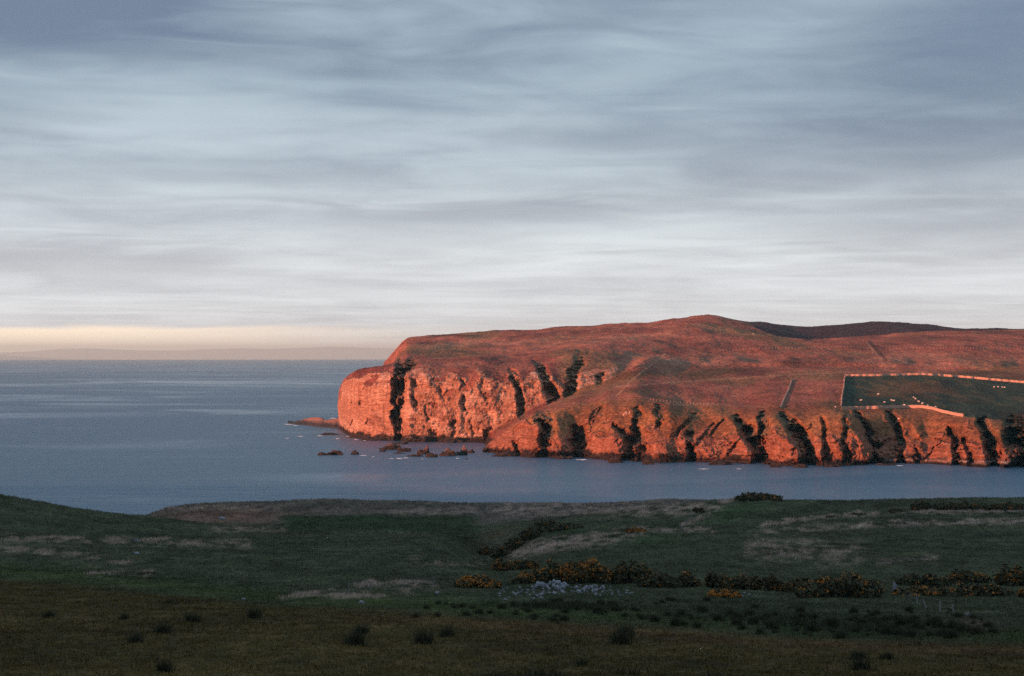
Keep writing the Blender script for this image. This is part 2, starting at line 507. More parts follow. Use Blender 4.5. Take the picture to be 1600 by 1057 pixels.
lines = [(relax(a), relax(b)) for a, b in lines]
lines[7] = (lines[7][0], np.where(x < 752, -0.8 * inA + SEA * (1 - inA), lines[7][1]))
segs = [3, 5, 34, 62, 60, 16, 10, 10, 64, 36, 66, 66, 10, 26, 8]
D = []; Z = []; S = []
for k, n in enumerate(segs):
    tt = np.arange(n) / n
    if k in (4, 10, 11):
        tt = tt ** 1.25
    (da, za), (db, zb) = lines[k], lines[k + 1]
    D.append(da[:, None] + (db - da)[:, None] * tt); Z.append(za[:, None] + (zb - za)[:, None] * tt)
    S.append(k + tt)
D.append(lines[-1][0][:, None]); Z.append(lines[-1][1][:, None]); S.append(np.array([len(segs) * 1.0]))
D = np.concatenate(D, 1); Z = np.concatenate(Z, 1); S = np.concatenate(S)
D = smooth1(D, 2, 1); Z = smooth1(Z, 2, 1)
NV = D.shape[1]
bw = (np.exp(-((S - 4.0) / 0.45) ** 2) + 0.7 * np.exp(-((S - 9.0) / 0.25) ** 2) + np.exp(-((S - 10.0) / 0.5) ** 2) + np.exp(-((S - 11.0) / 0.6) ** 2))[None, :].clip(0, 1)
D = D + (smooth1(D, 11, 1) - D) * bw; Z = Z + (smooth1(Z, 11, 1) - Z) * bw
PX = np.repeat(xs_h[:, None], NV, 1)
SS = np.repeat(S[None, :], NX, 0)
ROW = rowz(Z, D)

# gullies: (part, [(px, row, half width px, depth m), ...])
GUL = [
    ('A', [(631, 566, 17, 18), (625, 585, 13, 34), (620, 610, 9, 36), (619, 650, 7, 32), (622, 684, 7, 24)]),
    ('A', [(648, 594, 4, 6), (647, 604, 4, 6)]), ('A', [(645, 622, 3, 6), (647, 636, 4, 7)]),
    ('A', [(721, 594, 5, 6), (723, 600, 4, 6)]), ('A', [(722, 622, 4, 6), (725, 640, 4, 7)]),
    ('A', [(709, 660, 3, 6), (709, 676, 3, 6)]),
    ('A', [(554, 660, 4, 5), (554, 665, 4, 5)]), ('A', [(574, 656, 5, 5), (575, 662, 5, 5)]), ('A', [(549, 624, 4, 3), (549, 632, 4, 3)]),
    ('A', [(562, 626, 4, 3), (562, 632, 4, 3)]), ('A', [(559, 673, 5, 4), (560, 680, 5, 4)]), ('A', [(664, 640, 3, 2.2), (667, 655, 3, 2.2)]),
    ('A', [(690, 610, 3, 2.2), (694, 622, 4, 2.2)]), ('A', [(752, 600, 5, 2.5), (760, 630, 4, 2.5)]), ('A', [(735, 660, 3, 2.2), (740, 680, 3, 2.2)]),
    ('A', [(674, 676, 7, 7), (679, 690, 8, 6)]),
    ('A', [(800, 580, 6, 8), (808, 605, 7, 16), (813, 650, 6, 14)]),
    ('A', [(838, 563, 9, 12), (848, 585, 9, 20), (864, 622, 9, 20)]),
    ('A', [(910, 550, 9, 10), (896, 575, 9, 18), (888, 616, 9, 20)]),
    ('A', [(938, 588, 6, 10), (936, 602, 6, 10)]),
    ('A', [(760, 676, 5, 7), (757, 694, 7, 8)]),
    ('B', [(842, 644, 15, 14), (850, 665, 13, 24), (852, 690, 12, 24), (850, 712, 12, 20)]),
    ('B', [(896, 668, 10, 12), (902, 690, 15, 22), (903, 714, 13, 20)]),
    ('B', [(936, 636, 13, 10), (926, 655, 9, 9), (922, 668, 5, 4)]),
    ('B', [(960, 668, 9, 12), (985, 688, 17, 22), (988, 705, 24, 24), (985, 720, 20, 18)]),
    ('B', [(993, 640, 8, 8), (994, 664, 7, 12), (996, 690, 9, 18)]),
    ('B', [(1028, 634, 9, 10), (1030, 652, 8, 12), (1030, 668, 6, 6)]),
    ('B', [(1082, 648, 6, 8), (1072, 662, 5, 7), (1056, 680, 4, 5)]),
    ('B', [(1076, 680, 7, 10), (1078, 712, 8, 14)]),
    ('B', [(1150, 652, 12, 14), (1168, 680, 15, 24), (1184, 705, 15, 26), (1188, 726, 15, 22)]),
    ('B', [(1190, 646, 9, 14), (1190, 668, 10, 20), (1188, 700, 11, 22)]),
    ('B', [(1222, 648, 11, 14), (1240, 672, 16, 26), (1255, 700, 15, 28), (1260, 726, 14, 24)]),
    ('B', [(1322, 646, 5, 7), (1318, 690, 6, 10), (1322, 722, 7, 10)]),
    ('B', [(1336, 644, 6, 10), (1352, 672, 10, 18), (1366, 700, 10, 20), (1366, 722, 9, 16)]),
    ('B', [(1388, 644, 9, 12), (1402, 675, 9, 17), (1406, 712, 7, 14)]),
    ('B', [(1484, 672, 7, 12), (1494, 700, 10, 20), (1498, 724, 10, 18)]),
    ('B', [(1506, 690, 5, 10), (1516, 722, 6, 12)]),
    ('B', [(1530, 655, 10, 16), (1544, 685, 11, 24), (1552, 720, 12, 22)]),
    ('B', [(1582, 656, 22, 26), (1588, 690, 26, 34), (1592, 716, 24, 30)]),  # hollow enlarged to throw shade over the right end
    ('B', [(1130, 660, 4, 6), (1110, 680, 4, 6)]),
    ('B', [(1285, 655, 5, 6), (1290, 720, 6, 10)]),
    ('B', [(805, 690, 5, 6), (812, 714, 6, 8)]),
    ('B', [(1430, 690, 5, 6), (1434, 722, 6, 8)]),
]
PXn = PX + 5.0 * perlin(PX * 0.045, ROW * 0.05, SS * 0 + 2) + 3.2 * perlin(PX * 0.13, ROW * 0.12) + 1.3 * perlin(PX * 0.35, ROW * 0.33)
ROWn = ROW + 5 * perlin(PX * 0.08, ROW * 0.06, SS * 0 + 9)
REC = np.zeros_like(D)
_g = np.random.default_rng(12)
for _i in range(11):                # small slanting ravines between the named ones
    gx, gy = _g.uniform(800, 1560), _g.uniform(648, 692)
    sl, ln, dpp = _g.uniform(-1.2, 0.2), _g.uniform(16, 40), _g.uniform(2, 5)
    GUL.append(('B', [(gx, gy, _g.uniform(2, 4), dpp * .6), (gx + sl * ln * .5, gy + ln * .5, _g.uniform(3, 6), dpp), (gx + sl * ln, gy + ln, _g.uniform(3, 6), dpp * .8)]))
for part, pts in GUL:
    m = ((SS <= 5.2) if part == 'B' else (SS >= 6.5) & (SS < 11.0))
    rws = np.array([p[1] for p in pts], float)
    rr = np.clip(ROW, rws[0], rws[-1])
    cx = np.interp(rr, rws, [p[0] for p in pts]); hw = np.interp(rr, rws, [p[2] for p in pts]); dp = np.interp(rr, rws, [p[3] for p in pts])
    fade = np.exp(-np.clip(rws[0] - ROWn, 0, 99) ** 2 / 14.0)
    du = PXn - cx
    q = np.clip((1.05 if part == 'B' else 1.5) * (1 - np.where(du < 0, -du / (hw * 1.0), du / (hw * 1.7))), 0, 1)
    if dp.max() < 13:
        fade = fade * np.exp(-np.clip(ROWn - rws[-1], 0, 99) ** 2 / 18.0)
    q = q * q * (3 - 2 * q)
    REC = np.maximum(REC, (1.1 if part == 'B' else 1.0) * dp * q * fade * m)
# small runnels and buttresses between the big gullies
wX = (PX - 800) / F * D
SSn = SS + 0.85 * fbm(PX * 0.032 + ROW * 0.02, ROW * 0.05, SS * 0 + 3, 5)
rockB = sm(SS, 1.2, 2.0) * (1 - sm(SSn - 0.9 * (1 - sm(PX, 800, 860)), 2.95, 3.3))
rockA = sm(SS, 7.3, 8.0) * (1 - sm(SSn, 9.0, 9.35)) * (1 - sm(PX, 930, 1010))
steep = np.clip(sm(SS, 1.5, 2.5) * (1 - sm(SS, 3.75, 4.1)) + sm(SS, 7.5, 8.5) * (1 - sm(SS, 9.7, 10.1)) * (1 - sm(PX, 960, 1040)), 0, 1)
rocky = np.clip(rockA + rockB, 0, 1)
ex = wX + D * 0.12
ex2 = ex + 0.35 * Z + 4 * perlin(ex * 0.05, Z * 0.08)
run = ridged(ex2 * 0.045, Z * 0.02, SS * 0 + 1.0, 4) * np.where(PX < 830, 0.45, 1.0)
spur = fbm(ex2 * 0.022, Z * 0.006, SS * 0 + 6.0, 3) * sm(SS, 1, 2) * (1 - sm(SS, 4.0, 4.8)) * inB[:, None]
qa = ex * 0.83 + Z * 0.56; qb = Z * 0.83 - ex * 0.56            # skewed axes keep the noise lattice off the bedding
butt = ridged(ex * 0.11 + Z * 0.035, Z * 0.07 - ex * 0.04, D * 0.06, 4)
flute = ridged((ex2 + 1.5 * perlin(ex * 0.2, Z * 0.2)) * 0.13, Z * 0.03, SS * 0 + 4.0, 3)
crag = fbm((qa + 3 * perlin(Z * 0.1, ex * 0.04)) * 0.10, qb * 0.10, D * 0.1, 6, 0.58)
beds = np.clip(2.2 * fbm(ex * 0.025, (Z + 0.07 * wX) * 0.33, D * 0.0, 3), -1, 1)
fine = fbm(qa * 0.55, qb * 0.7, D * 0.3, 3)
DD = D + REC * np.clip(1 + 0.65 * crag - 0.22 * flute + 0.2 * fine, 0.15, 1.8)
DD = DD + steep * (-1.9 * run) - 14.0 * spur + rockA * (-0.6 * butt + 2.1 * crag - 0.35 * beds + 0.6 * fine) + rockB * (-1.3 * flute + 2.2 * crag + 0.8 * fine - 0.6 * butt)
ZZ = Z + (1 - steep) * (0.25 * fbm(wX * 0.12, D * 0.05, oct=4) + (0.9 * sm(SS, 4.2, 5) + 2.0 * sm(SS, 6.5, 8.5)) * fbm(wX * 0.016, D * 0.008, oct=4)) * np.clip((Z + 2) / 6, 0, 1)
# turf hummocks catch the low light
ZZ = ZZ + (1 - rocky) * np.clip((Z - 2) / 4, 0, 1) * 0.22 * fbm(wX * 0.45, D * 0.25, oct=2)
# tumbled boulders along the tide line
ZZ = ZZ + sm(SS, 0.6, 1.2) * (1 - sm(SS, 2.0, 2.3)) * inB[:, None] * 1.6 * np.abs(fbm(wX * 0.35, DD * 0.35, oct=3))
sA = np.exp(-((SS - 7.9) / 0.35) ** 2) * (PX < 770) * inA[:, None]
ZZ = ZZ + sA * 2.2 * np.abs(fbm(wX * 0.3, DD * 0.3, oct=3)) * 1.0
# the left end leans out above the water
lean = np.exp(-((PX - 530) / 14.0) ** 2) * (SS > 7) * (SS < 10.5)
XO = -lean * 2.6 * np.exp(-((Z - 22) / 16.0) ** 2)
X3 = (PX - 800) / F * DD + XO
HEAD = np.stack([X3, DD, ZZ], -1)
PXH = 800 + F * X3 / DD
ROWH = rowz(ZZ, DD)


def poly_mask(px, row, pts, soft=1.5):
    """inside test for a polygon given in photo pixels, softened by noise in the caller"""
    n = len(pts); inside = np.zeros(px.shape, bool)
    for i in range(n):
        (x0, y0), (x1, y1) = pts[i], pts[(i + 1) % n]
        if y0 == y1:
            continue
        c = ((y0 > row) != (y1 > row)) & (px < (x1 - x0) * (row - y0) / (y1 - y0) + x0)
        inside ^= c
    return inside.astype(float)


def ell(px, row, cx, cy, rx, ry, ang=0):
    a = R(ang); u = px - cx; v = row - cy
    p = u * math.cos(a) + v * math.sin(a); q = -u * math.sin(a) + v * math.cos(a)
    return np.exp(-((p / rx) ** 2 + (q / ry) ** 2))


def strip(px, row, pts, w):
    """1 on a polyline with half width w (pixels), falling off smoothly"""
    best = np.full(px.shape, 1e9)
    for (x0, y0), (x1, y1) in zip(pts[:-1], pts[1:]):
        L2 = (x1 - x0) ** 2 + (y1 - y0) ** 2
        tt = np.clip(((px - x0) * (x1 - x0) + (row - y0) * (y1 - y0)) / L2, 0, 1)
        best = np.minimum(best, (px - x0 - tt * (x1 - x0)) ** 2 + (row - y0 - tt * (y1 - y0)) ** 2)
    return np.exp(-best / (w * w))


def lerp(a, b, t):
    return a + (np.asarray(b) - a) * t[..., None]


nz = fbm(wX * 0.02, DD * 0.008, oct=4)
nz2 = fbm(wX * 0.07, DD * 0.03, oct=4)
C = np.zeros(PX.shape + (3,)) + np.array([0.275, 0.122, 0.090])                 # dry moor grass
C = lerp(C, (0.165, 0.070, 0.062), sm(nz, 0.0, 0.5) * sm(SS, 4.5, 6))            # heather
C = lerp(C, (0.34, 0.17, 0.12), sm(nz2, 0.1, 0.6) * 0.6)
C = lerp(C, (0.23, 0.125, 0.066), sm(SS, 2.8, 3.4) * (1 - sm(SS, 4, 4.3)))        # turf on the sea slopes
C = lerp(C, (0.115, 0.118, 0.095), np.clip(sm(REC, 4, 12), 0, 1) * 0.8)  # gullies tinted darker and greyer, their shade put into the colour
big = fbm(wX * 0.011 + 5, DD * 0.004, oct=5)
C = lerp(C, (0.185, 0.135, 0.075), sm(big, 0.1, 0.45) * sm(SS, 4.1, 4.8) * 0.75)
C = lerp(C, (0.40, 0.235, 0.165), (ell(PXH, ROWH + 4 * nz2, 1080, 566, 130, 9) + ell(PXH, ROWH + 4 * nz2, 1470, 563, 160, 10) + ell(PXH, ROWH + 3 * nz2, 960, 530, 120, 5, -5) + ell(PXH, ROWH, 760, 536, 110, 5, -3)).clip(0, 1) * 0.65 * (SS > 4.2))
rn = np.clip(rocky + 0.55 * crag * steep, 0, 1)
C = lerp(C, (0.47, 0.275, 0.188), sm(rn, 0.35, 0.75) * (rockA > 0.02))
C = lerp(C, (0.60, 0.42, 0.31), sm(rn, 0.35, 0.75) * (rockA > 0.02) * sm(fbm(ex * 0.045, Z * 0.07 + 3, SS * 0, 4), -0.05, 0.5) * 0.8)
C = lerp(C, (0.24, 0.13, 0.10), sm(rn, 0.35, 0.75) * (rockA > 0.02) * sm(fbm(qa * 0.08, qb * 0.05 + 9, SS * 0, 4), 0.2, 0.6) * 0.7)
C = lerp(C, (0.36, 0.175, 0.112), sm(rn, 0.35, 0.75) * (rockB > 0.02))
C = lerp(C, (0.13, 0.095, 0.055), sm(fbm(wX * 0.03, DD * 0.016, oct=4), 0.12, 0.5) * sm(SS, 3.6, 4.2) * (1 - sm(SS, 8, 9)) * (1 - rocky) * 0.45)
wet = 1 - sm(ZZ + 2.5 * crag + 0.8 * fine, 2.6, 4.8)
C = lerp(C, (0.035, 0.030, 0.028), wet)
C = lerp(C, (0.40, 0.33, 0.29), strip(PXH, ROWH, [(1360, 724), (1420, 719), (1480, 722), (1560, 722), (1640, 727)], 3.0) * sm(ZZ, 1.0, 2.0))   # shingle
mo = (SS >= 10.5) * 1.0
# shadow of the summit painted as dark colour on the far hill and hollow
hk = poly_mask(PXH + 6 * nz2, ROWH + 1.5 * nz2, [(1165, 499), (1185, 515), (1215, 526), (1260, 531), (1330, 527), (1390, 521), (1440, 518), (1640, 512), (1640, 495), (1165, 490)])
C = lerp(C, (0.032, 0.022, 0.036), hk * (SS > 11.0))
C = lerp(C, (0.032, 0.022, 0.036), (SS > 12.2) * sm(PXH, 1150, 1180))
for (cx, cy, rx, ry, am) in ((1335, 541, 22, 6, .7), (1280, 562, 50, 9, .5), (1230, 567, 18, 5, .6), (1385, 538, 8, 4, .7), (1450, 528, 40, 4, .5),
                             (1560, 520, 60, 3, .7), (700, 524, 35, 2.0, .8), (1060, 545, 50, 8, .35), (1540, 560, 60, 8, .4)):
    C = lerp(C, (0.07, 0.045, 0.038), ell(PXH, ROWH, cx, cy, rx, ry) * am * (SS > 4))
for (cx, cy, rx, ry, am) in ((1130, 580, 45, 5, .8), (990, 612, 28, 3.5, .7), (1000, 585, 35, 6, .7), (1290, 632, 24, 6, .75), (1510, 585, 60, 4, .85), (1090, 585, 40, 6, .5), (1560, 592, 50, 4, .8)):
    C = lerp(C, (0.055, 0.065, 0.035), ell(PXH, ROWH, cx, cy, rx, ry) * am * (SS > 3.8) * (SS < 10))
# the walled pasture
FIELD = [(1320, 588), (1410, 587), (1440, 586), (1500, 590), (1640, 600), (1640, 662), (1505, 652), (1470, 645), (1440, 637), (1314, 640)]
fm = poly_mask(PXH, ROWH, FIELD) * (SS > 3.2) * (SS < 7.5)
grn = np.array([0.030, 0.060, 0.046])
fc = lerp(np.zeros_like(C) + grn, (0.125, 0.098, 0.055), sm(ell(PXH, ROWH, 1425, 608, 85, 18) + 0.4 * nz2, 0.3, 0.85) * 0.9)  # brown patch brightens the field, sunlight put into the colour
fc = lerp(fc, (0.08, 0.085, 0.05), sm(nz2 + 0.6 * nz, 0.0, 0.6) * 0.6)
C = lerp(C, fc, fm) if False else C + (fc - C) * fm[..., None]
C = lerp(C, (0.05, 0.055, 0.035), sm(PXH, 1540, 1580) * sm(ROWH, 640, 655) * (1 - rocky) * (SS < 5) * 0.8)  # right end of the slope darkened, its shade put into the colour
# sheep tracks and an old boundary bank
for pts, w, am in (([(1040, 553), (1012, 574), (985, 596), (962, 620)], 1.2, .7), ([(1355, 536), (1380, 568)], 1.6, .6),
                   ([(960, 605), (1090, 595), (1200, 588), (1320, 582), (1400, 580)], 1.3, .45), ([(1010, 627), (1060, 633), (1110, 632), (1200, 637)], 1.2, .45)):
    C = lerp(C, (0.40, 0.27, 0.18), strip(PXH, ROWH, pts, w) * am * (SS > 3.6))
C = lerp(C, (0.045, 0.035, 0.035), strip(PXH, ROWH, [(1358, 534), (1372, 549), (1384, 562)], 2.0) * 0.8 * (SS > 4))
C *= (1 + 0.12 * fbm(wX * 0.3, DD * 0.12, oct=3))[..., None]
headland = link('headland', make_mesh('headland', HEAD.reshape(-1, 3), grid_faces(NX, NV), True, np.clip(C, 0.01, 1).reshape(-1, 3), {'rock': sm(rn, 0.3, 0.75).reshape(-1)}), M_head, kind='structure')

# lookup: where does the headland lie for a photo pixel
def find(px, row, P, xs, s0=0, s1=10 ** 6):
    i = int(np.argmin(np.abs(xs - px)))
    pts = P[i, s0:s1]
    rr = rowz(pts[:, 2], pts[:, 1])
    k = np.nonzero(rr <= row)[0]
    k = max(1, int(k[0])) if len(k) else len(rr) - 1
    r0, r1 = rr[k - 1], rr[k]
    tt = 0.0 if abs(r1 - r0) < 1e-6 else min(1, max(0, (r0 - row) / (r0 - r1)))
    p = pts[k - 1] * (1 - tt) + pts[k] * tt
    p = p.copy(); p[0] = (px - 800) / F * p[1]
    return p


def on_head(px, row):
    s0 = int(np.argmax(S > 1.0))
    return find(px, row, HEAD, xs_h, s0)


# ------------------------------------------------------------------ near land
xs_f = np.concatenate([np.arange(-40, 1641, 3.0)])
x = xs_f
near_row = line([-40, 0, 60, 120, 180, 225, 330, 430, 560, 680, 720, 745, 770, 800, 850, 985, 1100, 1185, 1300, 1430, 1640],
                [766, 770, 779, 791, 799.5, 803.5, 817, 829, 827, 829, 836, 848, 846, 836, 826, 822, 812, 806, 806, 803, 800], x)
dn = line([-40, 225, 430, 700, 760, 1640], [420, 450, 450, 430, 440, 440], x)
far_row = line([-40, 160, 215, 230, 245, 270, 300, 400, 515, 600, 700, 800, 920, 1000, 1050, 1130, 1160, 1185, 1215, 1230, 1350, 1400, 1450, 1520, 1640],
               [830, 822, 812, 804, 797, 788, 784, 780.5, 774, 777.5, 780, 781.5, 783.5, 780, 776, 779, 780, 781, 783.5, 786, 788, 784, 779, 776.5, 777], x)
df = np.full_like(x, 620.0)
val_z = zrow(near_row, dn) - line([-40, 225, 330, 430, 700, 760, 860, 1000, 1640], [9, 8, 8, 7, 6, 2.5, 2.0, -0.6, -0.9], x)
bank_row = line([-40, 225, 270, 330, 430, 560, 700, 760, 850, 1000, 1185, 1300, 1430, 1640],
                [840, 815, 806, 801, 805, 804, 806, 812, 806, 800, 795, 797, 797, 796], x)
fl = [(np.full_like(x, 6.0), np.full_like(x, 62.6)), (np.full_like(x, 40.0), np.full_like(x, 56.9)),
      (np.full_like(x, 74.0), zrow(1060 + 0 * x, 74.0)), (np.full_like(x, 115.0), zrow(976 + line([0, 800, 1600], [-6, 0, 4], x), 115.0)),
      (np.full_like(x, 190.0), zrow(line([0, 400, 800, 1600], [926, 936, 938, 946], x), 190.0)),
      (np.full_like(x, 235.0), zrow(line([0, 400, 800, 860, 930, 1600], [908, 914, 919, 917, 920, 925], x), 235.0)),
      (np.full_like(x, 275.0), zrow(line([0, 400, 760, 800, 1300, 1600], [886, 892, 896, 898, 903, 905], x), 275.0)),
      (np.full_like(x, 340.0), zrow(line([0, 200, 400, 650, 740, 790, 850, 1000, 1600], [838, 850, 858, 860, 878, 876, 862, 856, 852], x), 340.0)),
      (dn, zrow(near_row, dn)), (dn + 42, val_z), (np.full_like(x, 560.0), zrow(bank_row, 560.0)), (df, zrow(far_row, df)),
      (df + 14, zrow(far_row, df) - 5), (df + 30, np.full_like(x, -4.0)), (df + 60, np.full_like(x, -9.0))]
fsegs = [8, 44, 64, 80, 44, 40, 56, 70, 34, 40, 44, 8, 8, 3]
D = []; Z = []; SF = []
for k, n in enumerate(fsegs):
    tt = np.arange(n) / n
    (da, za), (db, zb) = fl[k], fl[k + 1]
    D.append(da[:, None] + (db - da)[:, None] * tt); Z.append(za[:, None] + (zb - za)[:, None] * tt); SF.append(k + tt)
D.append(fl[-1][0][:, None]); Z.append(fl[-1][1][:, None]); SF.append([len(fsegs)])
D = np.concatenate(D, 1); Z = np.concatenate(Z, 1); SF = np.concatenate(SF)
D = smooth1(D, 3, 1); Z = smooth1(Z, 7, 1); Z = smooth1(Z, 3, 0)
PX = np.repeat(x[:, None], D.shape[1], 1); SS = np.repeat(SF[None], len(x), 0)
wX = (PX - 800) / F * D
land = 1 - sm(SS, 11, 12)
Z = Z + land * (0.35 * fbm(wX * 0.035, D * 0.03, oct=3) + 0.16 * fbm(wX * 0.3, D * 0.22, oct=3) * sm(D, 20, 60))
Z = Z - 3.2 * ell(PX, D, 762, 385, 48, 60) - 2.0 * ell(PX, D, 830, 455, 40, 50)
# a low knoll carries the gorse on the skyline, and a gully runs down to the burn
Z = Z + 1.3 * ell(PX, D, 1186, 612, 42, 30)
LAND = np.stack([wX, D, Z], -1)
ROW = rowz(Z, D)
wob = 10 * fbm(wX * 0.04, D * 0.03, oct=3)
n1 = fbm(wX * 0.05, D * 0.04, oct=4); n2 = fbm(wX * 0.25, D * 0.1, oct=4); n3 = fbm(wX * 0.6, D * 0.25, oct=3)
GREEN = np.array([0.052, 0.061, 0.035])
C = np.zeros(PX.shape + (3,)) + GREEN
bl = np.interp(PX, [0, 200, 400, 600, 800, 1000, 1200, 1640], [905, 922, 944, 957, 970, 979, 996, 1012])
C = lerp(C, (0.066, 0.051, 0.019), sm(ROW + 0.5 * wob - bl, -6, 8))
C = lerp(C, (0.105, 0.062, 0.030), np.exp(-((ROW + 0.4 * wob - bl - 8) / 9.0) ** 2) * sm(PX, 400, 800) * 0.7)
C = lerp(C, (0.050, 0.070, 0.022), np.exp(-((ROW + 0.4 * wob - bl + 14) / 12.0) ** 2) * 0.75)
STRAW = (0.36, 0.275, 0.24)
# far strip beyond the burn: brown bank, dark green bank, heathery top
C = lerp(C, (0.105, 0.090, 0.078), (SS > 9.6) * (PX > 225) * (1 - sm(PX, 1080, 1130)) * 0.85)
C = lerp(C, (0.16, 0.090, 0.066), (SS > 9) * ell(PX, ROW, 350, 806, 115, 12) * 0.9)
C = lerp(C, (0.026, 0.042, 0.018), (SS > 8.6) * (SS < 10.3) * sm(PX + wob, 420, 450) * (1 - sm(PX, 730, 760)) * sm(ROW + 0.2 * wob, 802, 808))
DEAD = [([(790, 800), (900, 797), (1000, 800), (1100, 797)], 7, .8), ([(806, 866), (870, 852), (940, 845), (1000, 836)], 8, .85), ([(620, 803), (700, 800), (800, 798)], 4, .5),
        ([(1190, 822), (1280, 809), (1420, 801), (1640, 800)], 2.6, .9), ([(1195, 832), (1280, 827), (1400, 820), (1640, 815)], 3.2, .8),
        ([(1180, 858), (1260, 862), (1330, 868)], 13, .5), ([(1370, 878), (1460, 876)], 4, .5), ([(0, 841), (120, 846), (260, 848), (390, 853)], 5, .45),
        ([(0, 858), (100, 866), (200, 880)], 5, .4), ([(140, 898), (230, 899)], 4, .5), ([(560, 914), (620, 911), (680, 916)], 4, .7), ([(440, 934), (500, 930), (560, 934), (640, 927)], 4, .55),
        ([(240, 797), (330, 795), (430, 797)], 2.5, .6), ([(1150, 777), (1120, 793), (1090, 812), (1068, 825)], 4, .9), ([(1000, 831), (1110, 830)], 2.5, .8), ([(330, 828), (440, 830)], 3, .5),
        ([(640, 872), (660, 882), (760, 885)], 2.5, .4)]
for pts, w, am in DEAD:
    C = lerp(C, STRAW, np.clip(strip(PX + 0.8 * wob, ROW + 4 * n2, pts, w * 1.25) * sm(n2 + 0.8 * n3, -0.35, 0.75) * 1.25, 0, 1) * am)
C = lerp(C, (0.042, 0.075, 0.030), ell(PX, ROW, 1150, 800, 55, 12, -15) * .8)
C = lerp(C, (0.036, 0.064, 0.026), ell(PX, ROW, 1010, 843, 60, 10) * .8)
C = lerp(C, (0.036, 0.064, 0.026), ell(PX, ROW, 880, 828, 45, 8) * .7)
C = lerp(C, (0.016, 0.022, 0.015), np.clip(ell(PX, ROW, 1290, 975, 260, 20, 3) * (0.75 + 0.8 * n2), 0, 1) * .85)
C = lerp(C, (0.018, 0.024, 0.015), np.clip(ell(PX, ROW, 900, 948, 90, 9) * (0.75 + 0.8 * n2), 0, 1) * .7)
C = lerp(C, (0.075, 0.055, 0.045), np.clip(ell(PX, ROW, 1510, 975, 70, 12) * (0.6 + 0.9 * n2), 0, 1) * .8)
C = lerp(C, (0.026, 0.034, 0.018), np.clip(ell(PX, ROW, 735, 848, 55, 15, 25) * (0.8 + 0.7 * n2), 0, 1) * .8)  # dark scrub tone in the burn hollow, standing in for its shade
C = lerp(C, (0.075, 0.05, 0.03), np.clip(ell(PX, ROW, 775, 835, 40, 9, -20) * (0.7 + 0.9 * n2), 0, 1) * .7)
C = lerp(C, (0.10, 0.085, 0.07), sm(SS, 11, 12))
C *= np.clip(1.1 + 0.45 * n1 + 0.35 * n2, 0.4, 2.0)[..., None]

# the same land goes on round the camera, outside the frame: a ring of coarser ground and the hill that shades the fields
sx, sy = math.sin(SUN_AZ), math.cos(SUN_AZ)


def outer_z(X, Y):
    r = np.hypot(X, Y)
    s = X * sx + Y * sy; tt = -X * sy + Y * sx          # along the sunlight, and across it
    base = np.interp(r, [0, 40, 75, 115, 190, 260, 340, 440, 620, 650, 700], [62.9, 57.6, 51.4, 47.5, 38.5, 32.5, 28.5, 23, 16, -4, -9])
    inland = sm(-Y, -150, 250) + sm(-X, 150, 400) * sm(-Y, -760, -600)
    base = np.where(inland > 0, base + (58 - base) * np.clip(inland, 0, 1), base)
    hill = 185 * np.exp(-((s + 430) / 210.0) ** 2) * (1 - sm(tt, 655, 720)) * sm(tt, -1500, -700)
    return np.maximum(base, base * 0.2 + hill) * 1.0 - 14 * sm(r, 2600, 3200) * 6


a0, a1 = math.atan((xs_f[0] - 800) / F), math.atan((xs_f[-1] - 800) / F)
oa = np.linspace(a1, a0 + 2 * math.pi, 200)
orr = np.concatenate([[0.5, 6], np.linspace(12, 720, 90), np.geomspace(740, 3300, 40)])
OA, OR = np.meshgrid(oa, orr, indexing='ij')
OX, OY = OR * np.sin(OA), OR * np.cos(OA)
OZ = outer_z(OX, OY) + 0.8 * fbm(OX * 0.02, OY * 0.02, oct=4) * sm(OR, 10, 60)


def edge_z(px, r, a):
    i = 0 if px < 0 else -1
    y = r * np.cos(a)
    return np.interp(y, LAND[i, :, 1], LAND[i, :, 2])


for side, aa in ((-1, a1), (0, a0 + 2 * math.pi)):
    dist_a = np.abs(OA - aa)
    w = 1 - sm(dist_a, 0.0, 0.22)
    ez = np.where(OR * math.cos(aa) > 679, np.minimum(OZ, -9), edge_z(-1 if side == 0 else 1, OR, aa))
    ez = np.where(OR > 690, -9, ez)
    OZ = OZ * (1 - w) + ez * w
OUT = np.stack([OX, OY, OZ], -1)
nl = LAND.shape[0] * LAND.shape[1]
gv = np.concatenate([LAND.reshape(-1, 3), OUT.reshape(-1, 3)])
gf = np.concatenate([grid_faces(*LAND.shape[:2]), nl + grid_faces(*OUT.shape[:2])])
gc = np.concatenate([np.clip(C, 0.005, 1).reshape(-1, 3), np.zeros((OUT.shape[0] * OUT.shape[1], 3)) + np.array([0.045, 0.05, 0.026])])
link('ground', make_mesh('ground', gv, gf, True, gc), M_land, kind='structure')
s0_f = int(np.argmax(SF > 1.05))


def on_land(px, row):
    return find(px, row, LAND, xs_f, s0_f)


# ------------------------------------------------------------------ air
hz = np.array([[i, j, k] for i in (-95000, 95000) for j in (-95000, 95000) for k in (-720, 330)], float)
hf = [[0, 1, 3, 2], [4, 6, 7, 5], [0, 4, 5, 1], [2, 3, 7, 6], [0, 2, 6, 4], [1, 5, 7, 3]]
M_haze = bpy.data.materials.new('haze'); M_haze.use_nodes = True
hn = M_haze.node_tree; hn.nodes.clear()
pv = hn.nodes.new('ShaderNodeVolumePrincipled'); ho = hn.nodes.new('ShaderNodeOutputMaterial')
pv.inputs['Color'].default_value = (0.62, 0.98, 1.0, 1)
pv.inputs['Anisotropy'].default_value = 0.05
pv.inputs['Density'].default_value = HAZE
hn.links.new(pv.outputs[0], ho.inputs['Volume'])
link('haze', make_mesh('haze', hz, hf), M_haze, kind='stuff')

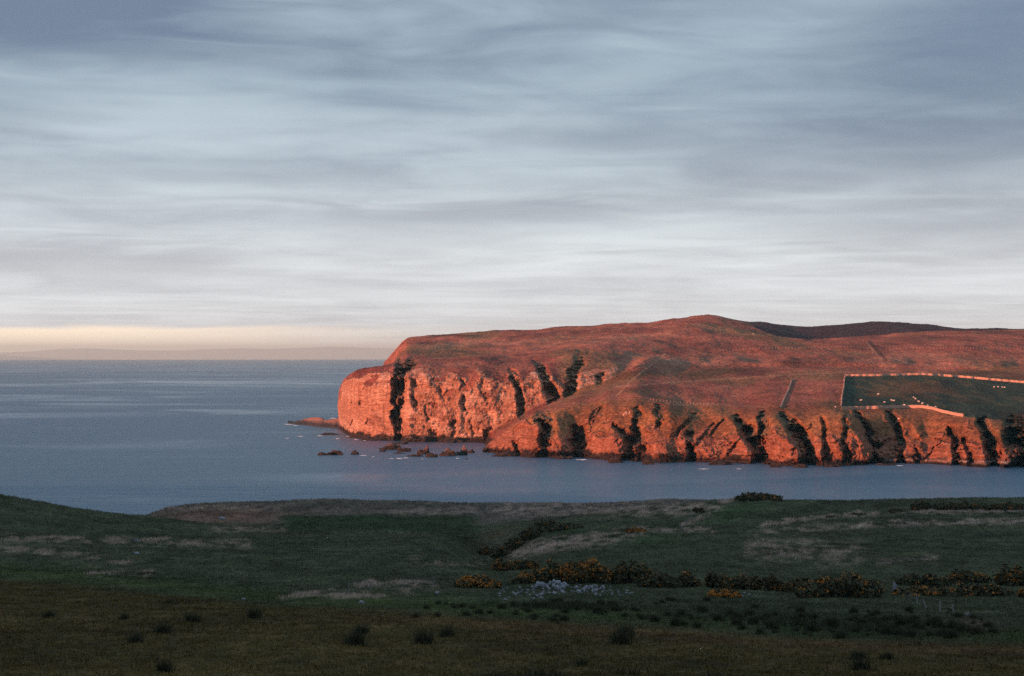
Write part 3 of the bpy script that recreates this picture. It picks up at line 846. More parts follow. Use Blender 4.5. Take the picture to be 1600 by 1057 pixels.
# ------------------------------------------------------------------ rocks
import bmesh


def ico(sub):
    bm = bmesh.new(); bmesh.ops.create_icosphere(bm, subdivisions=sub, radius=1.0)
    v = np.array([p.co[:] for p in bm.verts]); f = np.array([[p.index for p in q.verts] for q in bm.faces])
    bm.free()
    return v, f


ICO1, ICO3 = ico(1), ico(4)


def rock_mesh(name, w, dep, h, seed, base=ICO3, rough=0.45):
    v, f = base
    s = seed * 13.7
    # blocky: push towards a box, break with ridged noise, bed in layers
    p = np.sign(v) * np.abs(v) ** 0.75
    n = fbm(v[:, 0] * 1.3 + s, v[:, 1] * 1.3, v[:, 2] * 2.0, 4)
    r = ridged(v[:, 0] * 2.0 + s, v[:, 1] * 2.0, v[:, 2] * 3, 3)
    p = p * (1 + rough * n + 0.12 * r)[:, None]
    peak = 0.55 + 0.75 * np.clip(fbm(v[:, 0] * 1.1 + s, v[:, 0] * 0 + s, oct=3) + 0.45, 0, 1.2)
    p[:, 2] = np.where(p[:, 2] > 0, p[:, 2] * peak, p[:, 2] * 0.6)
    return make_mesh(name, p * np.array([w / 2, dep / 2, h]), f, False)


def sea_rock(px, row, w, h, label, seed, group=None, name='sea_rock'):
    d = float(dsea(row))
    k = d / F
    me = rock_mesh(name, w * k, max(w * k * 0.55, 2.0), h * k, seed)
    return link(name, me, M_rock, None, label, 'rock', group, loc=((px - 800) / F * d, d + 0.25 * w * k, -0.25))


SK = [(507, 711.5, 19, 4.5, 'low dark skerry farthest left in the bay'), (525, 711, 17, 4.5, 'low dark skerry just right of the leftmost one'),
      (554, 710.5, 11, 5, 'small pointed black rock alone between two skerry groups'), (598, 706, 8, 4, 'small dark rock below the left end of long flat skerry'),
      (610, 703, 26, 5.5, 'long flat red skerry under the dark cliff gash'), (632, 706, 17, 8, 'upright reddish sea rock right of the long flat skerry'),
      (624, 709, 14, 2, 'thin flat slab barely above water beside upright rock'), (648, 713.5, 22, 3.5, 'flat slab in white water in front of tall sea rock'),
      (662, 710, 17, 10, 'tallest sea rock in the middle of the bay'), (674, 714.5, 15, 5.5, 'rounded rock nearest the viewer among the skerries'),
      (699, 712.5, 21, 8.5, 'broad orange topped rock left of the near promontory'), (722, 711.5, 15, 9.5, 'dark blocky rock close to the promontory tip'),
      (736, 708, 9, 5, 'small rock touching the tip of the near promontory'), (625, 694, 21, 4, 'dark slab below the narrow gash in the cliff'),
      (729, 717.5, 5, 1.5, 'tiny rock awash below the dark blocky rock')]
for i, (px, row, w, h, lb) in enumerate(SK):
    sea_rock(px, row, w, h, lb, i + 1, 'skerries in the bay')
for i, (px, row, w, h, lb) in enumerate([(590, 688.5, 40, 6, 'dark tide washed slab at the foot of left cliff'), (648, 691, 34, 8, 'heap of dark rock fallen below the cliff gash'),
                                         (706, 691.5, 30, 6, 'dark ledge at the inner corner of the bay'), (560, 684.5, 26, 4, 'low ledge at the left foot of the cliff'),
                                         (515, 679.5, 22, 2.5, 'thin dark reef awash left of the cliff'), (680, 690, 18, 12, 'pale fallen block leaning at cliff foot'),
                                         (962, 723.5, 20, 6, 'red boulder pile at the mouth of the widest gully'), (1012, 726, 16, 4, 'low boulder bank right of the widest gully'),
                                         (1125, 726.5, 30, 5, 'flat dark shore rock below the middle cliffs'), (1252, 731, 18, 5, 'orange shore rock under the deep diagonal gully'),
                                         (1300, 730, 22, 6, 'bright red shore rock right of the diagonal gully'), (1212, 730.5, 16, 5, 'red shore rock between two dark gullies'),
                                         (1385, 727, 24, 3.5, 'small shore rock at the left end of shingle'), (880, 717.5, 24, 5, 'dark shore rocks below the left gully of promontory'),
                                         (790, 713.5, 30, 6, 'dark ledge at the promontory tip')]):
    sea_rock(px, row, w, h, lb, i + 31, 'rocks along the tide line', 'shore_rock')

# long ledge running out from the left foot of the headland: tilted beds
xl = np.arange(450, 556, 1.0)
sh = np.interp(xl, [450, 480, 500, 530, 556], [662.3, 664.8, 667.5, 669.5, 676])
tp = np.interp(xl, [450, 456, 470, 488, 497, 504, 507, 515, 530, 541, 556], [663, 661, 656.8, 652.6, 651.6, 654, 657.0, 656.4, 653.0, 651, 653])
dl = dsea(sh)
offs = np.array([-6, 0, 3, 7, 12, 18, 24, 32, 44, 60, 75]); pr = np.array([-0.5, -0.03, .16, .28, .5, .62, 1.0, 0.95, .6, .1, -0.5])
zt = np.maximum(zrow(tp, dl + 24), 0.3)
V = np.zeros((len(xl), len(offs), 3))
for j, (o, p) in enumerate(zip(offs, pr)):
    V[:, j, 1] = dl + o
    V[:, j, 2] = zt * p + (0.9 * fbm(xl * 0.15, xl * 0 + o * 0.2, oct=4) if 0 < p else 0) * np.clip(zt / 4, 0, 1)
    V[:, j, 0] = (xl - 800) / F * V[:, j, 1]
link('rock_ledge', make_mesh('rock_ledge', V.reshape(-1, 3), grid_faces(len(xl), len(offs))), M_rock, None,
     'long tilted red brown ledge running out to sea from the headland', 'rock')

# white water
FV = []; FFc = []
for i, (px, row, w, h) in enumerate([(452, 663, 20, 1.6), (462, 665, 9, 1.4), (500, 681, 10, 1.2), (521, 653.5, 16, 1.3), (545, 681.8, 8, 1.6), (556, 687, 8, 1.6), (528, 685.5, 8, 1.6), (570, 688.6, 5, 1),
                                     (568, 712, 14, 1.4), (584, 714, 7, .8), (624, 716.5, 14, 1.8), (634, 715.8, 8, 1.4), (612, 717, 8, .8), (616, 697, 6, 1), (1100, 733, 18, 1), (910, 718.5, 20, 1.6),
                                     (1155, 733, 10, .7), (1405, 728, 16, .8), (450, 685, 10, .8), (715, 716.5, 8, .7), (640, 690.5, 5, 1), (470, 682, 14, .8), (660, 717.5, 7, .6)]):
    k = 40; a = np.linspace(0, 2 * math.pi, k, endpoint=False)
    r = np.clip(0.75 + 0.6 * fbm(np.cos(a) * 1.5 + i * 7, np.sin(a) * 1.5, oct=3), 0.15, 2)
    pxs = px + w / 2 * r * np.cos(a); rws = row + h / 2 * r * np.sin(a)
    dd = dsea(rws); b0 = len(FV)
    dc = float(dsea(row))
    FV.append(((px - 800) / F * dc, dc, 0.22 - dc * dc / (2 * RE)))
    for q, w_ in zip(pxs, dd):
        FV.append(((q - 800) / F * w_, w_, 0.06 - w_ * w_ / (2 * RE)))
    FFc += [(b0, b0 + 1 + j, b0 + 1 + (j + 1) % k) for j in range(k)]
link('sea_foam', make_mesh('sea_foam', FV, FFc), M_foam, kind='stuff', label='white foam breaking round the rocks', cat='foam')


# ------------------------------------------------------------------ walls and fences on the headland
def dyke(pts, parent, name, h=1.4, w=0.8, seed=0):
    P = []
    for (x0, y0), (x1, y1) in zip(pts[:-1], pts[1:]):
        n = max(2, int(math.hypot(x1 - x0, y1 - y0) / 1.0))
        for i in range(n):
            P.append(on_head(x0 + (x1 - x0) * i / n, y0 + (y1 - y0) * i / n))
    P.append(on_head(*pts[-1])); P = np.array(P)
    P[:, 1] = smooth1(P[:, 1], 2, 0); P[:, 2] = smooth1(P[:, 2], 2, 0)
    T = np.gradient(P[:, :2], axis=0); T /= np.linalg.norm(T, axis=1)[:, None] + 1e-9
    Nn = np.stack([-T[:, 1], T[:, 0]], -1)
    V = []
    prof = [(-.5, -1.2), (-.5, 0.0), (-.36, .8), (-.3, .98), (-.1, 1.05), (.12, 1.04), (.3, .97), (.36, .8), (.5, 0.0), (.5, -1.2)]
    for i, p in enumerate(P):
        jj = rng.normal(size=(len(prof), 2)) * 0.07
        for q, (u, v) in enumerate(prof):
            V.append((p[0] + Nn[i, 0] * (u * w + jj[q, 0]), p[1] + Nn[i, 1] * (u * w + jj[q, 0]), p[2] + (v * h + (jj[q, 1] * 1.6 if v > .5 else 0))))
    return link(name, make_mesh(name, V, grid_faces(len(P), len(prof))), M_wall, parent)


pw = link('field_wall', None, label='drystone wall enclosing the dark green pasture on the headland', cat='wall', loc=(0, 0, 0))
dyke([(1320, 588), (1365, 588), (1410, 586.8), (1440, 586), (1500, 590), (1560, 595.5), (1636, 602)], pw, 'upper_wall')
dyke([(1320, 588), (1318.5, 605), (1315.5, 622), (1314, 640)], pw, 'side_wall')
dyke([(1314, 640), (1350, 639.5), (1380, 638.5), (1440, 637.5), (1456, 640), (1472, 645), (1490, 649), (1506, 651.5)], pw, 'lower_wall', 1.6, 0.8)
pb = link('boundary_bank', None, label='old turf and stone bank left of the walled pasture', cat='bank', loc=(0, 0, 0))
dyke([(1238, 593), (1233, 607), (1226, 622), (1219, 639)], pb, 'stone_bank', 0.75, 1.0)


def post_mesh(name, w, h):
    a = np.arange(6) * math.pi / 3
    V = []
    for r, z in ((1, -0.3), (1, h * .96), (.72, h), (0.0, h * 1.01)):
        for q in a:
            V.append((r * w / 2 * math.cos(q), r * w / 2 * math.sin(q), z))
    return make_mesh(name, V, grid_faces(6, 4) if False else [[r * 6 + i, r * 6 + (i + 1) % 6, (r + 1) * 6 + (i + 1) % 6, (r + 1) * 6 + i] for r in range(3) for i in range(6)])


PM = {}


def fence(pix, where, label, h=1.2, w=0.12, mat=None, lean=0.04, wires=2, heights=None):
    pts = [where(*p) for p in pix]
    root = link('fence', None, label=label, cat='fence', loc=tuple(pts[0]))
    mat = mat or M_post
    key = (h, w, mat.name)
    if key not in PM:
        PM[key] = post_mesh('post', w, h)
    for i, p in enumerate(pts):
        o = link('post', PM[key], mat, root, loc=tuple(p - pts[0]))
        o.rotation_euler = (random.gauss(0, lean), random.gauss(0, lean), random.random() * 6)
        if heights:
            o.scale = (1, 1, heights[i])
    for wi in range(wires):
        zz = h * (0.9 - 0.4 * wi); r = 0.012
        V = []; Fc = []
        for i, p in enumerate(pts):
            c = p - pts[0] + np.array([0, 0, zz])
            V += [c + np.array([0, 0, r]), c + np.array([0, r, -r]), c + np.array([0, -r, -r])]
            if i:
                b0 = 3 * i
                Fc += [(b0 - 3 + j, b0 - 3 + (j + 1) % 3, b0 + (j + 1) % 3, b0 + j) for j in range(3)]
        link('wire', make_mesh('wire', V, Fc), M_wire, root)
    return root


random.seed(5)
def along(pts, n):
    L = np.concatenate([[0], np.cumsum([math.hypot(b[0] - a[0], b[1] - a[1]) for a, b in zip(pts[:-1], pts[1:])])])
    s = np.linspace(0, L[-1], n)
    return list(zip(np.interp(s, L, [p[0] for p in pts]), np.interp(s, L, [p[1] for p in pts])))


M_postl = plain('pale_post', (0.40, 0.30, 0.24), 0.9, 0.2, 6.0)
fence(along([(1125, 549), (1180, 546), (1240, 545), (1320, 543), (1345, 543)], 44), on_head, 'line of pale posts crossing the moor below the summit', 1.3, 0.22, M_postl)
fence(along([(1385, 546), (1450, 545), (1520, 545), (1600, 545)], 42), on_head, 'line of pale posts crossing the moor above the walled pasture', 1.3, 0.22, M_postl)
fence(along([(1016, 626), (1060, 631), (1105, 633)], 18), on_head, 'short line of posts along the cliff top left of centre gullies', 1.3, 0.22, M_postl)
fence(along([(1411, 590), (1411, 635)], 16), on_head, 'thin dark fence dividing the walled pasture', 1.2, 0.22, M_postd)

tp_ = on_head(1099.5, 491.5)
tv = [(r * math.cos(a), r * math.sin(a), z) for z, r in ((-0.4, .55), (.2, .55), (.2, .42), (2.1, .26), (2.15, .26)) for a in (math.pi / 4 + np.arange(4) * math.pi / 2)]
tf = [[r * 4 + i, r * 4 + (i + 1) % 4, (r + 1) * 4 + (i + 1) % 4, (r + 1) * 4 + i] for r in range(4) for i in range(4)] + [[16, 17, 18, 19]]
link('summit_pillar', make_mesh('summit_pillar', tv, tf), M_pillar, None, 'tiny tapered stone pillar on the summit of the hill', 'pillar', loc=tuple(tp_))


# ------------------------------------------------------------------ sheep
def sheep_mesh():
    V = []; Fc = []
    rings = [(-.56, .04, .62, .05), (-.5, .2, .62, .2), (-.3, .27, .62, .27), (0, .29, .62, .28), (.28, .26, .64, .26), (.44, .18, .7, .2), (.55, .12, .8, .13),
             (.64, .10, .86, .11), (.76, .075, .80, .08), (.84, .05, .75, .05), (.86, .01, .74, .01)]
    k = 10
    for (xx, ry, zc, rz) in rings:
        for q in range(k):
            a = 2 * math.pi * q / k
            V.append((xx, ry * math.cos(a), zc + rz * math.sin(a)))
    Fc += [[r * k + i, r * k + (i + 1) % k, (r + 1) * k + (i + 1) % k, (r + 1) * k + i] for r in range(len(rings) - 1) for i in range(k)]
    for lx in (-.38, .3):
        for ly in (-.14, .14):
            b0 = len(V)
            for (z, r, ox) in ((.5, .085, 0), (.28, .05, -.02), (0.0, .045, 0)):
                V += [(lx + ox + r * math.cos(a), ly + r * math.sin(a), z) for a in np.arange(4) * math.pi / 2]
            Fc += [[b0 + r * 4 + i, b0 + r * 4 + (i + 1) % 4, b0 + (r + 1) * 4 + (i + 1) % 4, b0 + (r + 1) * 4 + i] for r in range(2) for i in range(4)]
    for s in (-1, 1):
        b0 = len(V); V += [(.66, s * .09, .92), (.70, s * .09, .90), (.66, s * .2, .88), (.64, s * .1, .88)]
        Fc += [[b0, b0 + 1, b0 + 2, b0 + 3]]
    return make_mesh('sheep', V, Fc, True)


SM = sheep_mesh()
SHP = [(1382, 630, 'sheep near the lower wall, leftmost of the middle flock'), (1393, 627, 'sheep left of the dividing fence, one of a close pair'), (1396.5, 627.6, 'right hand sheep of the close pair left of the dividing fence'),
       (1427.5, 622.5, 'sheep highest up just right of the dividing fence'), (1430.5, 624.5, 'sheep just below and right of the highest one'), (1435.5, 629, 'sheep right of the dividing fence, third down the line'),
       (1441, 632, 'sheep fourth down the line right of the fence'), (1450, 635, 'sheep above the bend in the lower wall'), (1462, 637.5, 'sheep farthest right in the line above the lower wall'),
       (1372, 617.5, 'lone sheep in the upper left of the pasture'), (1345, 627, 'lone sheep in the dark left corner of the pasture'), (1413, 634.5, 'sheep standing beside the foot of the dividing fence'),
       (1404, 656, 'sheep on the turf slope below the lower wall'), (1305.5, 637.5, 'sheep outside the pasture left of the side wall'), (1177, 523, 'lone white sheep on the brown moor below the summit'),
       (1553, 606, 'far sheep, first of the row in the right of the pasture'), (1559.5, 606, 'far sheep, second of the row in the right of pasture'), (1566, 606.3, 'far sheep, third of the row in the right of pasture'), (1569.5, 606.6, 'far sheep, last of the row in the right of pasture')]
for i, (px, row, lb) in enumerate(SHP):
    p = on_head(px, row)
    o = link('sheep', SM, M_wool, None, lb, 'sheep', 'sheep grazing on the headland', loc=tuple(p))
    o.rotation_euler = (0, 0, random.choice([0, math.pi]) + random.gauss(0, .5)); o.scale = (1.1,) * 3 if i < 14 else (0.95,) * 3

# pale crags on the sea slope
for i, (px, row, w) in enumerate([(975, 649, 4), (979, 646.5, 5), (984, 645.5, 3.5)]):
    p = on_head(px, row)
    link('outcrop', rock_mesh('outcrop', w * .42, w * .4, w * .35, 70 + i, ICO1), M_wall, None,
         ['left stone of three pale stones on the sea slope', 'middle and largest of three pale stones on the sea slope', 'right stone of three pale stones on the sea slope'][i], 'rock', 'pale stones on the sea slope', loc=tuple(p))


# ------------------------------------------------------------------ gorse
def leaves(P, N, size, rg, up=0.3):
    """small quads at P, roughly facing outwards along N"""
    n = len(P)
    nn = N + rg.normal(size=(n, 3)) * 0.7; nn[:, 2] += up; nn /= np.linalg.norm(nn, axis=1)[:, None]
    t1 = np.cross(nn, rg.normal(size=(n, 3))); t1 /= np.linalg.norm(t1, axis=1)[:, None]
    t2 = np.cross(nn, t1)
    s = size * rg.uniform(0.5, 1.4, (n, 1))
    a, b_ = t1 * s, t2 * s * rg.uniform(0.3, 0.9, (n, 1))
    V = np.stack([P - a - b_ * .4, P + a * .2 - b_, P + a + b_ * .3, P - a * .3 + b_], 1).reshape(-1, 3)
    return V, np.arange(4 * n).reshape(n, 4)


def tube(path, r0, r1, k=5):
    V = []; n = len(path)
    for i, p in enumerate(path):
        r = r0 + (r1 - r0) * i / (n - 1)
        V += [(p[0] + r * math.cos(a), p[1] + r * math.sin(a), p[2]) for a in np.arange(k) * 2 * math.pi / k]
    return V, [[r * k + i, r * k + (i + 1) % k, (r + 1) * k + (i + 1) % k, (r + 1) * k + i] for r in range(n - 1) for i in range(k)]


def gorse(px, row, wpx, hpx, bloom, label, group=None, brown=False, where=None, seed=[0]):
    seed[0] += 1
    rg = np.random.default_rng(seed[0] * 101)
    p = (where or on_land)(px, row)
    k = p[1] / F
    w, h = wpx * k, hpx * k * 0.85
    root = link('gorse_bush', None, label=label, cat='bush', group=group, loc=(p[0], p[1] + 0.2 * w, p[2] - 0.15))
    nl_ = int(np.clip(w * 2.2, 4, 14))
    dens = int(np.clip(900 * w / 4, 900, 3200))
    C0 = np.stack([rg.uniform(-.42, .42, nl_) * w, rg.uniform(-.25, .25, nl_) * w, np.zeros(nl_)], -1)
    edge = 1 - (np.abs(C0[:, 0]) / (0.5 * w)) ** 2
    hl = h * (0.45 + 0.55 * edge) * rg.uniform(.7, 1.05, nl_)
    C0[:, 2] = hl * 0.48
    rad_ = np.stack([np.full(nl_, 0.0) + w * rg.uniform(.13, .24, nl_), w * rg.uniform(.13, .22, nl_), hl * 0.55], -1)
    which = rg.integers(0, nl_, dens)
    u = rg.normal(size=(dens, 3)); u /= np.linalg.norm(u, axis=1)[:, None]
    rr = rg.uniform(.55, 1.12, (dens, 1)) ** 0.6
    P = C0[which] + u * rad_[which] * rr
    P[:, 2] = np.maximum(P[:, 2], 0.02)
    P += rg.normal(size=P.shape) * 0.05
    sz = 0.17 + 0.018 * w
    V, Fc = leaves(P, u, sz, rg)
    fo = link('foliage', make_mesh('foliage', V, Fc), M_gorse2 if brown else M_gorse, root)
    # stems from the base into each lobe
    SV = []; SF_ = []
    for c in C0[:7]:
        path = [(c[0] * .35, c[1] * .35, 0.0), (c[0] * .7 + rg.normal() * .08, c[1] * .7, c[2] * .6), (c[0], c[1], c[2] * 1.4)]
        v, f = tube(path, 0.07, 0.02)
        SF_ += [[q + len(SV) for q in ff] for ff in f]; SV += v
    link('stems', make_mesh('stems', SV, SF_), M_stem, root)
    if bloom > 0:
        nb_ = int(dens * 2.4)
        which = rg.integers(0, nl_, nb_)
        u = rg.normal(size=(nb_, 3)); u[:, 2] = np.abs(u[:, 2]) * 1.1 - 0.25; u /= np.linalg.norm(u, axis=1)[:, None]
        P = C0[which] + u * rad_[which] * rg.uniform(.95, 1.2, (nb_, 1))
        patch = 0.15 + perlin(P[:, 0] * 0.7 + seed[0] * 3.3, P[:, 1] * 0.9, P[:, 2] * 1.1) * 0.9 + 0.5 + (rg.random(nb_) - .5) * .8
        keep = (patch < bloom) & (P[:, 2] > 0.12 * h)
        P, u = P[keep], u[keep]
        if len(P):
            V, Fc = leaves(P, u, sz * 0.42, rg)
            link('blossom', make_mesh('blossom', V, Fc), M_bloom, fo)
    return root


G = [(738, 919, 74, 21, .72, 'low orange flowering gorse left of the stone heap'), (786, 893, 42, 22, .5, 'orange gorse at the left end of the flowering thicket'),
     (820, 890, 46, 20, .4, 'gorse behind the thicket front, second from its left end'), (826, 912, 46, 22, .55, 'orange flowering gorse just behind the left of the stone heap'),
     (862, 911, 62, 38, .42, 'big flowering gorse directly behind the main stone mound'), (900, 896, 50, 24, .4, 'gorse at the back of the flowering thicket above the stones'),
     (925, 911, 64, 40, .55, 'tall orange gorse behind the right stone mound'), (890, 912, 44, 22, .25, 'darker gorse between two flowering ones behind the stones'),
     (985, 912, 72, 42, .16, 'largest dark green gorse, just right of flowering thicket'), (1030, 918, 66, 28, .12, 'dark gorse right of the largest dark one'),
     (1072, 918, 54, 26, .18, 'dark gorse with a few flowers left of the bright orange bush'), (1120, 920, 44, 34, .06, 'rounded dark gorse directly behind the bright orange bush'),
     (1156, 922, 50, 28, .16, 'dark gorse just right of the bright orange bush'), (1195, 924, 56, 36, .12, 'brownish gorse in the middle of the right hand row'),
     (1128, 934, 50, 17, .95, 'small bright orange bush low in front of the dark row'), (1250, 926, 54, 26, .14, 'dark gorse left of the big rounded flowering one'),
     (1312, 934, 116, 42, .3, 'big broad gorse at the right end of the row before the leaning post'), (1362, 926, 40, 20, .35, 'orange tipped gorse beside the leaning grey post'),
     (993, 833, 32, 11, .8, 'lone far orange bush on the pale grass slope'), (848, 832, 44, 24, .05, 'dark gorse at the head of the burn gully'), (885, 829, 66, 11, .02, 'low dark thicket trailing right from the gully head'),
     (828, 845, 36, 24, .08, 'dark gorse on the upper side of the burn gully'), (806, 858, 34, 22, .15, 'dark gorse halfway down the burn gully'), (784, 871, 34, 20, .18, 'dark gorse low in the burn gully above the posts'), (760, 868, 26, 16, .12, 'brownish gorse at the left side of the burn gully'),
     (1446, 916, 76, 22, .14, 'dark gorse just right of the leaning grey post'), (1512, 912, 62, 26, .3, 'orange tipped gorse in the middle of the far right row'), (1452, 932, 96, 15, .5, 'low orange gorse strip in front of the dark right row'),
     (1535, 932, 90, 22, .18, 'low dark gorse strip at the lower right'), (1588, 916, 62, 38, .36, 'tall flowering gorse at the right edge of the picture'), (1606, 934, 40, 20, .3, 'flowering gorse cut by the right edge, below the tall one'),
     (1186, 782.5, 62, 16, .2, 'dome of gorse on the skyline knoll'), (1218, 783.5, 18, 8, .05, 'small dark bush at the right end of the skyline knoll')]
for i, a in enumerate(G):
    gorse(*a, group='gorse bushes on the near land', brown=(i in (13, 15, 24)))
for i, (px, w, h, lb) in enumerate([(1444, 40, 17, 'leftmost dark bush of the hedge below the right skyline'), (1478, 44, 15, 'second dark bush from the left in the far right hedge'), (1512, 46, 15, 'third dark bush from the left in the far right hedge'),
                                    (1548, 44, 14, 'fourth dark bush from the left in the far right hedge'), (1584, 46, 15, 'dark hedge bush nearest the right edge of the picture')]):
    gorse(px, 797.5, w, h, .06, lb, 'hedge of dark bushes below the right skyline')
for px, row, w, h, lb in [(1400, 801, 26, 7, 'low brown bush left of the far right hedge'), (1336, 806, 22, 5, 'small dark bush on the pale strip of the right field'), (1302, 809, 26, 4, 'flat dark bush left end of the pale strip'), (1093, 801, 20, 10, 'round bush beside the pale bank below the knoll')]:
    gorse(px, row, w, h, 0.0, lb, None, True)

# ------------------------------------------------------------------ stones
STM = [rock_mesh('stone', 1, .9, .55, 90 + i, ICO1, 0.35) for i in range(6)]
for m_ in STM:
    m_.materials.append(M_stone)
rs = np.random.default_rng(31)


def heap(label, spots, piles=()):
    c = on_land(*spots[0][:2])
    root = link('stone_heap', None, label=label, cat='stone heap', loc=tuple(c))
    for (px, row, s) in spots:
        p = on_land(px, row)
        lift = 0.0
        for (cx, cy, rx, hh) in piles:
            q = 1 - ((px - cx) / rx) ** 2 - ((row - cy) / 8.0) ** 2
            lift = max(lift, hh * max(0, q))
        o = link('stone', STM[rs.integers(0, 6)], None, root, loc=tuple(p - c + np.array([0, 0, lift + 0.02])))
        o.scale = (s, s * rs.uniform(.7, 1.1), s * rs.uniform(.7, 1.2)); o.rotation_euler = (rs.normal() * .3, rs.normal() * .3, rs.uniform(0, 6))


sp = [(px, row, s) for px, row, s in zip(rs.normal(864, 24, 95), rs.normal(921, 4.2, 95), rs.lognormal(-1.15, .45, 95))]
heap('main mound of pale field stones below the flowering gorse', sp, [(866, 919, 36, .5)])
sp = [(px, row, s) for px, row, s in zip(rs.normal(928, 13, 55), rs.normal(924, 3.0, 55), rs.lognormal(-1.2, .4, 55))]
heap('smaller mound of pale stones right of the main one', sp, [(926, 922, 26, .35)])
sp = [(px, row, s) for px, row, s in zip(rs.uniform(778, 850, 34), rs.normal(928, 3.5, 34), rs.uniform(.18, .45, 34))]
heap('loose pale stones strewn left of the main mound', sp)
sp = [(px, row, s) for px, row, s in zip(rs.uniform(955, 1000, 14), rs.normal(926, 2.5, 14), rs.uniform(.2, .42, 14))]
heap('few pale stones strewn right of the smaller mound', sp)
heap('small group of pale stones right of the bright orange bush', [(1146, 929, .3), (1152, 931, .4), (1157, 930, .45), (1163, 928, .3), (1170, 930, .4), (1160, 932, .3)])
for px, row, s, lb in [(347, 812, 1.9, 'lone pale boulder on the brown bank across the burn'), (565, 944, .5, 'lone white stone on the dark green strip, left of centre'), (381, 937, .35, 'small white stone at the left end of the green strip'),
                       (213, 846, .8, 'grey boulder among dead grass on the left slope'), (214, 866, .8, 'grey boulder on the left slope below another'), (1511, 962, .45, 'small white stone in the rough ground at lower right'), (683, 928, .5, 'grey stone beside the pale grass strip')]:
    o = link('boulder', STM[rs.integers(0, 6)], None, None, lb, 'boulder', loc=tuple(on_land(px, row) + np.array([0, 0, .1 * s])))
    o.scale = (s * 1.1, s, s)

# ------------------------------------------------------------------ fences on the near land
fence([(123, 789.5), (143, 793.5), (165, 797), (184, 799.5), (197, 801), (217, 803)], on_land, 'dark post and wire fence on the left skyline', 1.25, 0.16, M_postd)
fence([(700, 884), (724, 884.5), (730.5, 884), (752, 881), (764, 880)], on_land, 'short pale post fence left of the burn gully', 1.5, 0.14, M_post, .05, 2, [.6, .6, 1, 1, .8])
fence([(1400, 928), (1420, 940), (1433, 946), (1446, 951), (1468, 957), (1490, 962)], on_land, 'leaning grey post fence between the right hand gorse rows', 1.15, 0.15, M_post, .16, 2, [1, .8, .9, .8, .8, .8])
fence([(1066, 828), (1071, 823), (1074, 820)], on_land, 'leaning pale posts where the bank meets the pale strip', 1.5, 0.2, M_post, .25, 1)
fence([(545, 929), (579, 928), (632, 922), (678, 918)], on_land, 'tall thin pale posts along the pale grass strip', 1.35, 0.11, M_post)
fence([(1362, 788.5), (1374, 788), (1390, 786), (1410, 784.5)], on_land, 'dark posts on the right skyline left of hedge', 1.4, 0.16, M_postd)
slab = on_land(1398, 925)
sv = np.array([(-.28, -.12, -.3), (.28, -.12, -.3), (.28, .12, -.3), (-.28, .12, -.3), (-.24, -.1, .9), (.26, -.1, .8), (.26, .1, .8), (-.24, .1, .9), (-.12, -.06, 1.3), (.1, -.06, 1.22), (.1, .06, 1.22), (-.12, .06, 1.3)])
o = link('standing_slab', make_mesh('standing_slab', sv, [[0, 1, 5, 4], [1, 2, 6, 5], [2, 3, 7, 6], [3, 0, 4, 7], [4, 5, 9, 8], [5, 6, 10, 9], [6, 7, 11, 10], [7, 4, 8, 11], [8, 9, 10, 11]]), M_stone, None,
         'upright blue grey stone slab at the end of the right hand gorse row', 'stone', loc=tuple(slab))
o.rotation_euler = (0.05, -0.12, 0.3)


# ------------------------------------------------------------------ rushes, dead grass and grass
def blades(P, n, h, spread, rg, wid=0.03, lean=0.5):
    """n triangular blades per point"""
    m_ = len(P)
    B = np.repeat(P, n, 0) + np.concatenate([rg.normal(size=(m_ * n, 2)) * np.repeat(spread, n)[:, None], np.zeros((m_ * n, 1))], 1)
    hh = np.repeat(h, n) * rg.uniform(.5, 1.15, m_ * n)
    a = rg.uniform(0, 2 * math.pi, m_ * n); ln = rg.uniform(.1, lean, m_ * n)
    tip = B + np.stack([np.cos(a) * hh * ln, np.sin(a) * hh * ln, hh * np.sqrt(1 - ln * ln)], -1)
    q = rg.uniform(0, math.pi, m_ * n); ww = np.repeat(np.broadcast_to(wid, (m_,)), n)
    side = np.stack([np.cos(q) * ww, np.sin(q) * ww, np.zeros(m_ * n)], -1)
    V = np.stack([B - side, B + side, tip], 1).reshape(-1, 3)
    return V, np.arange(3 * m_ * n).reshape(-1, 3)


RM = []
for i in range(6):
    rg = np.random.default_rng(900 + i)
    V, Fc = blades(np.zeros((1, 3)), 240, np.array([1.0]), np.array([.24]), rg, 0.03, 0.7)
    V = V.reshape(-1, 3, 3); V[:, :2, :2] *= 0.9; V = V.reshape(-1, 3); V = V + 0
    RM.append(make_mesh('rush_clump', V, Fc))
BIG = [(555, 1008, 1.0, 'dark rush clump, lower of a pair left of bottom centre'), (566, 990, .8, 'dark rush clump, upper of a pair left of bottom centre'), (662, 1006, 1.05, 'large lone dark rush clump near bottom centre'), (699, 994, .75, 'dark rush clump upper right of the large lone one'),
       (970, 1007, 1.1, 'large dark rush clump right of bottom centre'), (978, 994, .9, 'dark rush clump touching the large one right of centre'), (398, 966, 1.0, 'dark rush clump on the brown edge, left of centre'), (302, 972, .9, 'dark rush clump left part of the brown field'),
       (256, 990, .9, 'lone dark rush clump in the left brown field'), (213, 1004, .7, 'small dark rush clump in the left brown field'), (258, 1050, .7, 'widest dark rush clump at the bottom edge'), (1340, 1030, .7, 'dark rush clump in the lower right field'), (1385, 1031, .6, 'dark rush clump right of another in lower right field'),
       (908, 1042, .6, 'small dark rush clump low in the brown field right of centre'), (78, 965, .8, 'dark rush clump near the left edge'), (195, 968, .6, 'small rush clump on the left edge of the brown field'), (1345, 1048, .8, 'rush clump at the bottom right')]
rg = np.random.default_rng(77)
CL = [(px, row, s, lb, 'large rush clumps in the brown field') for px, row, s, lb in BIG]
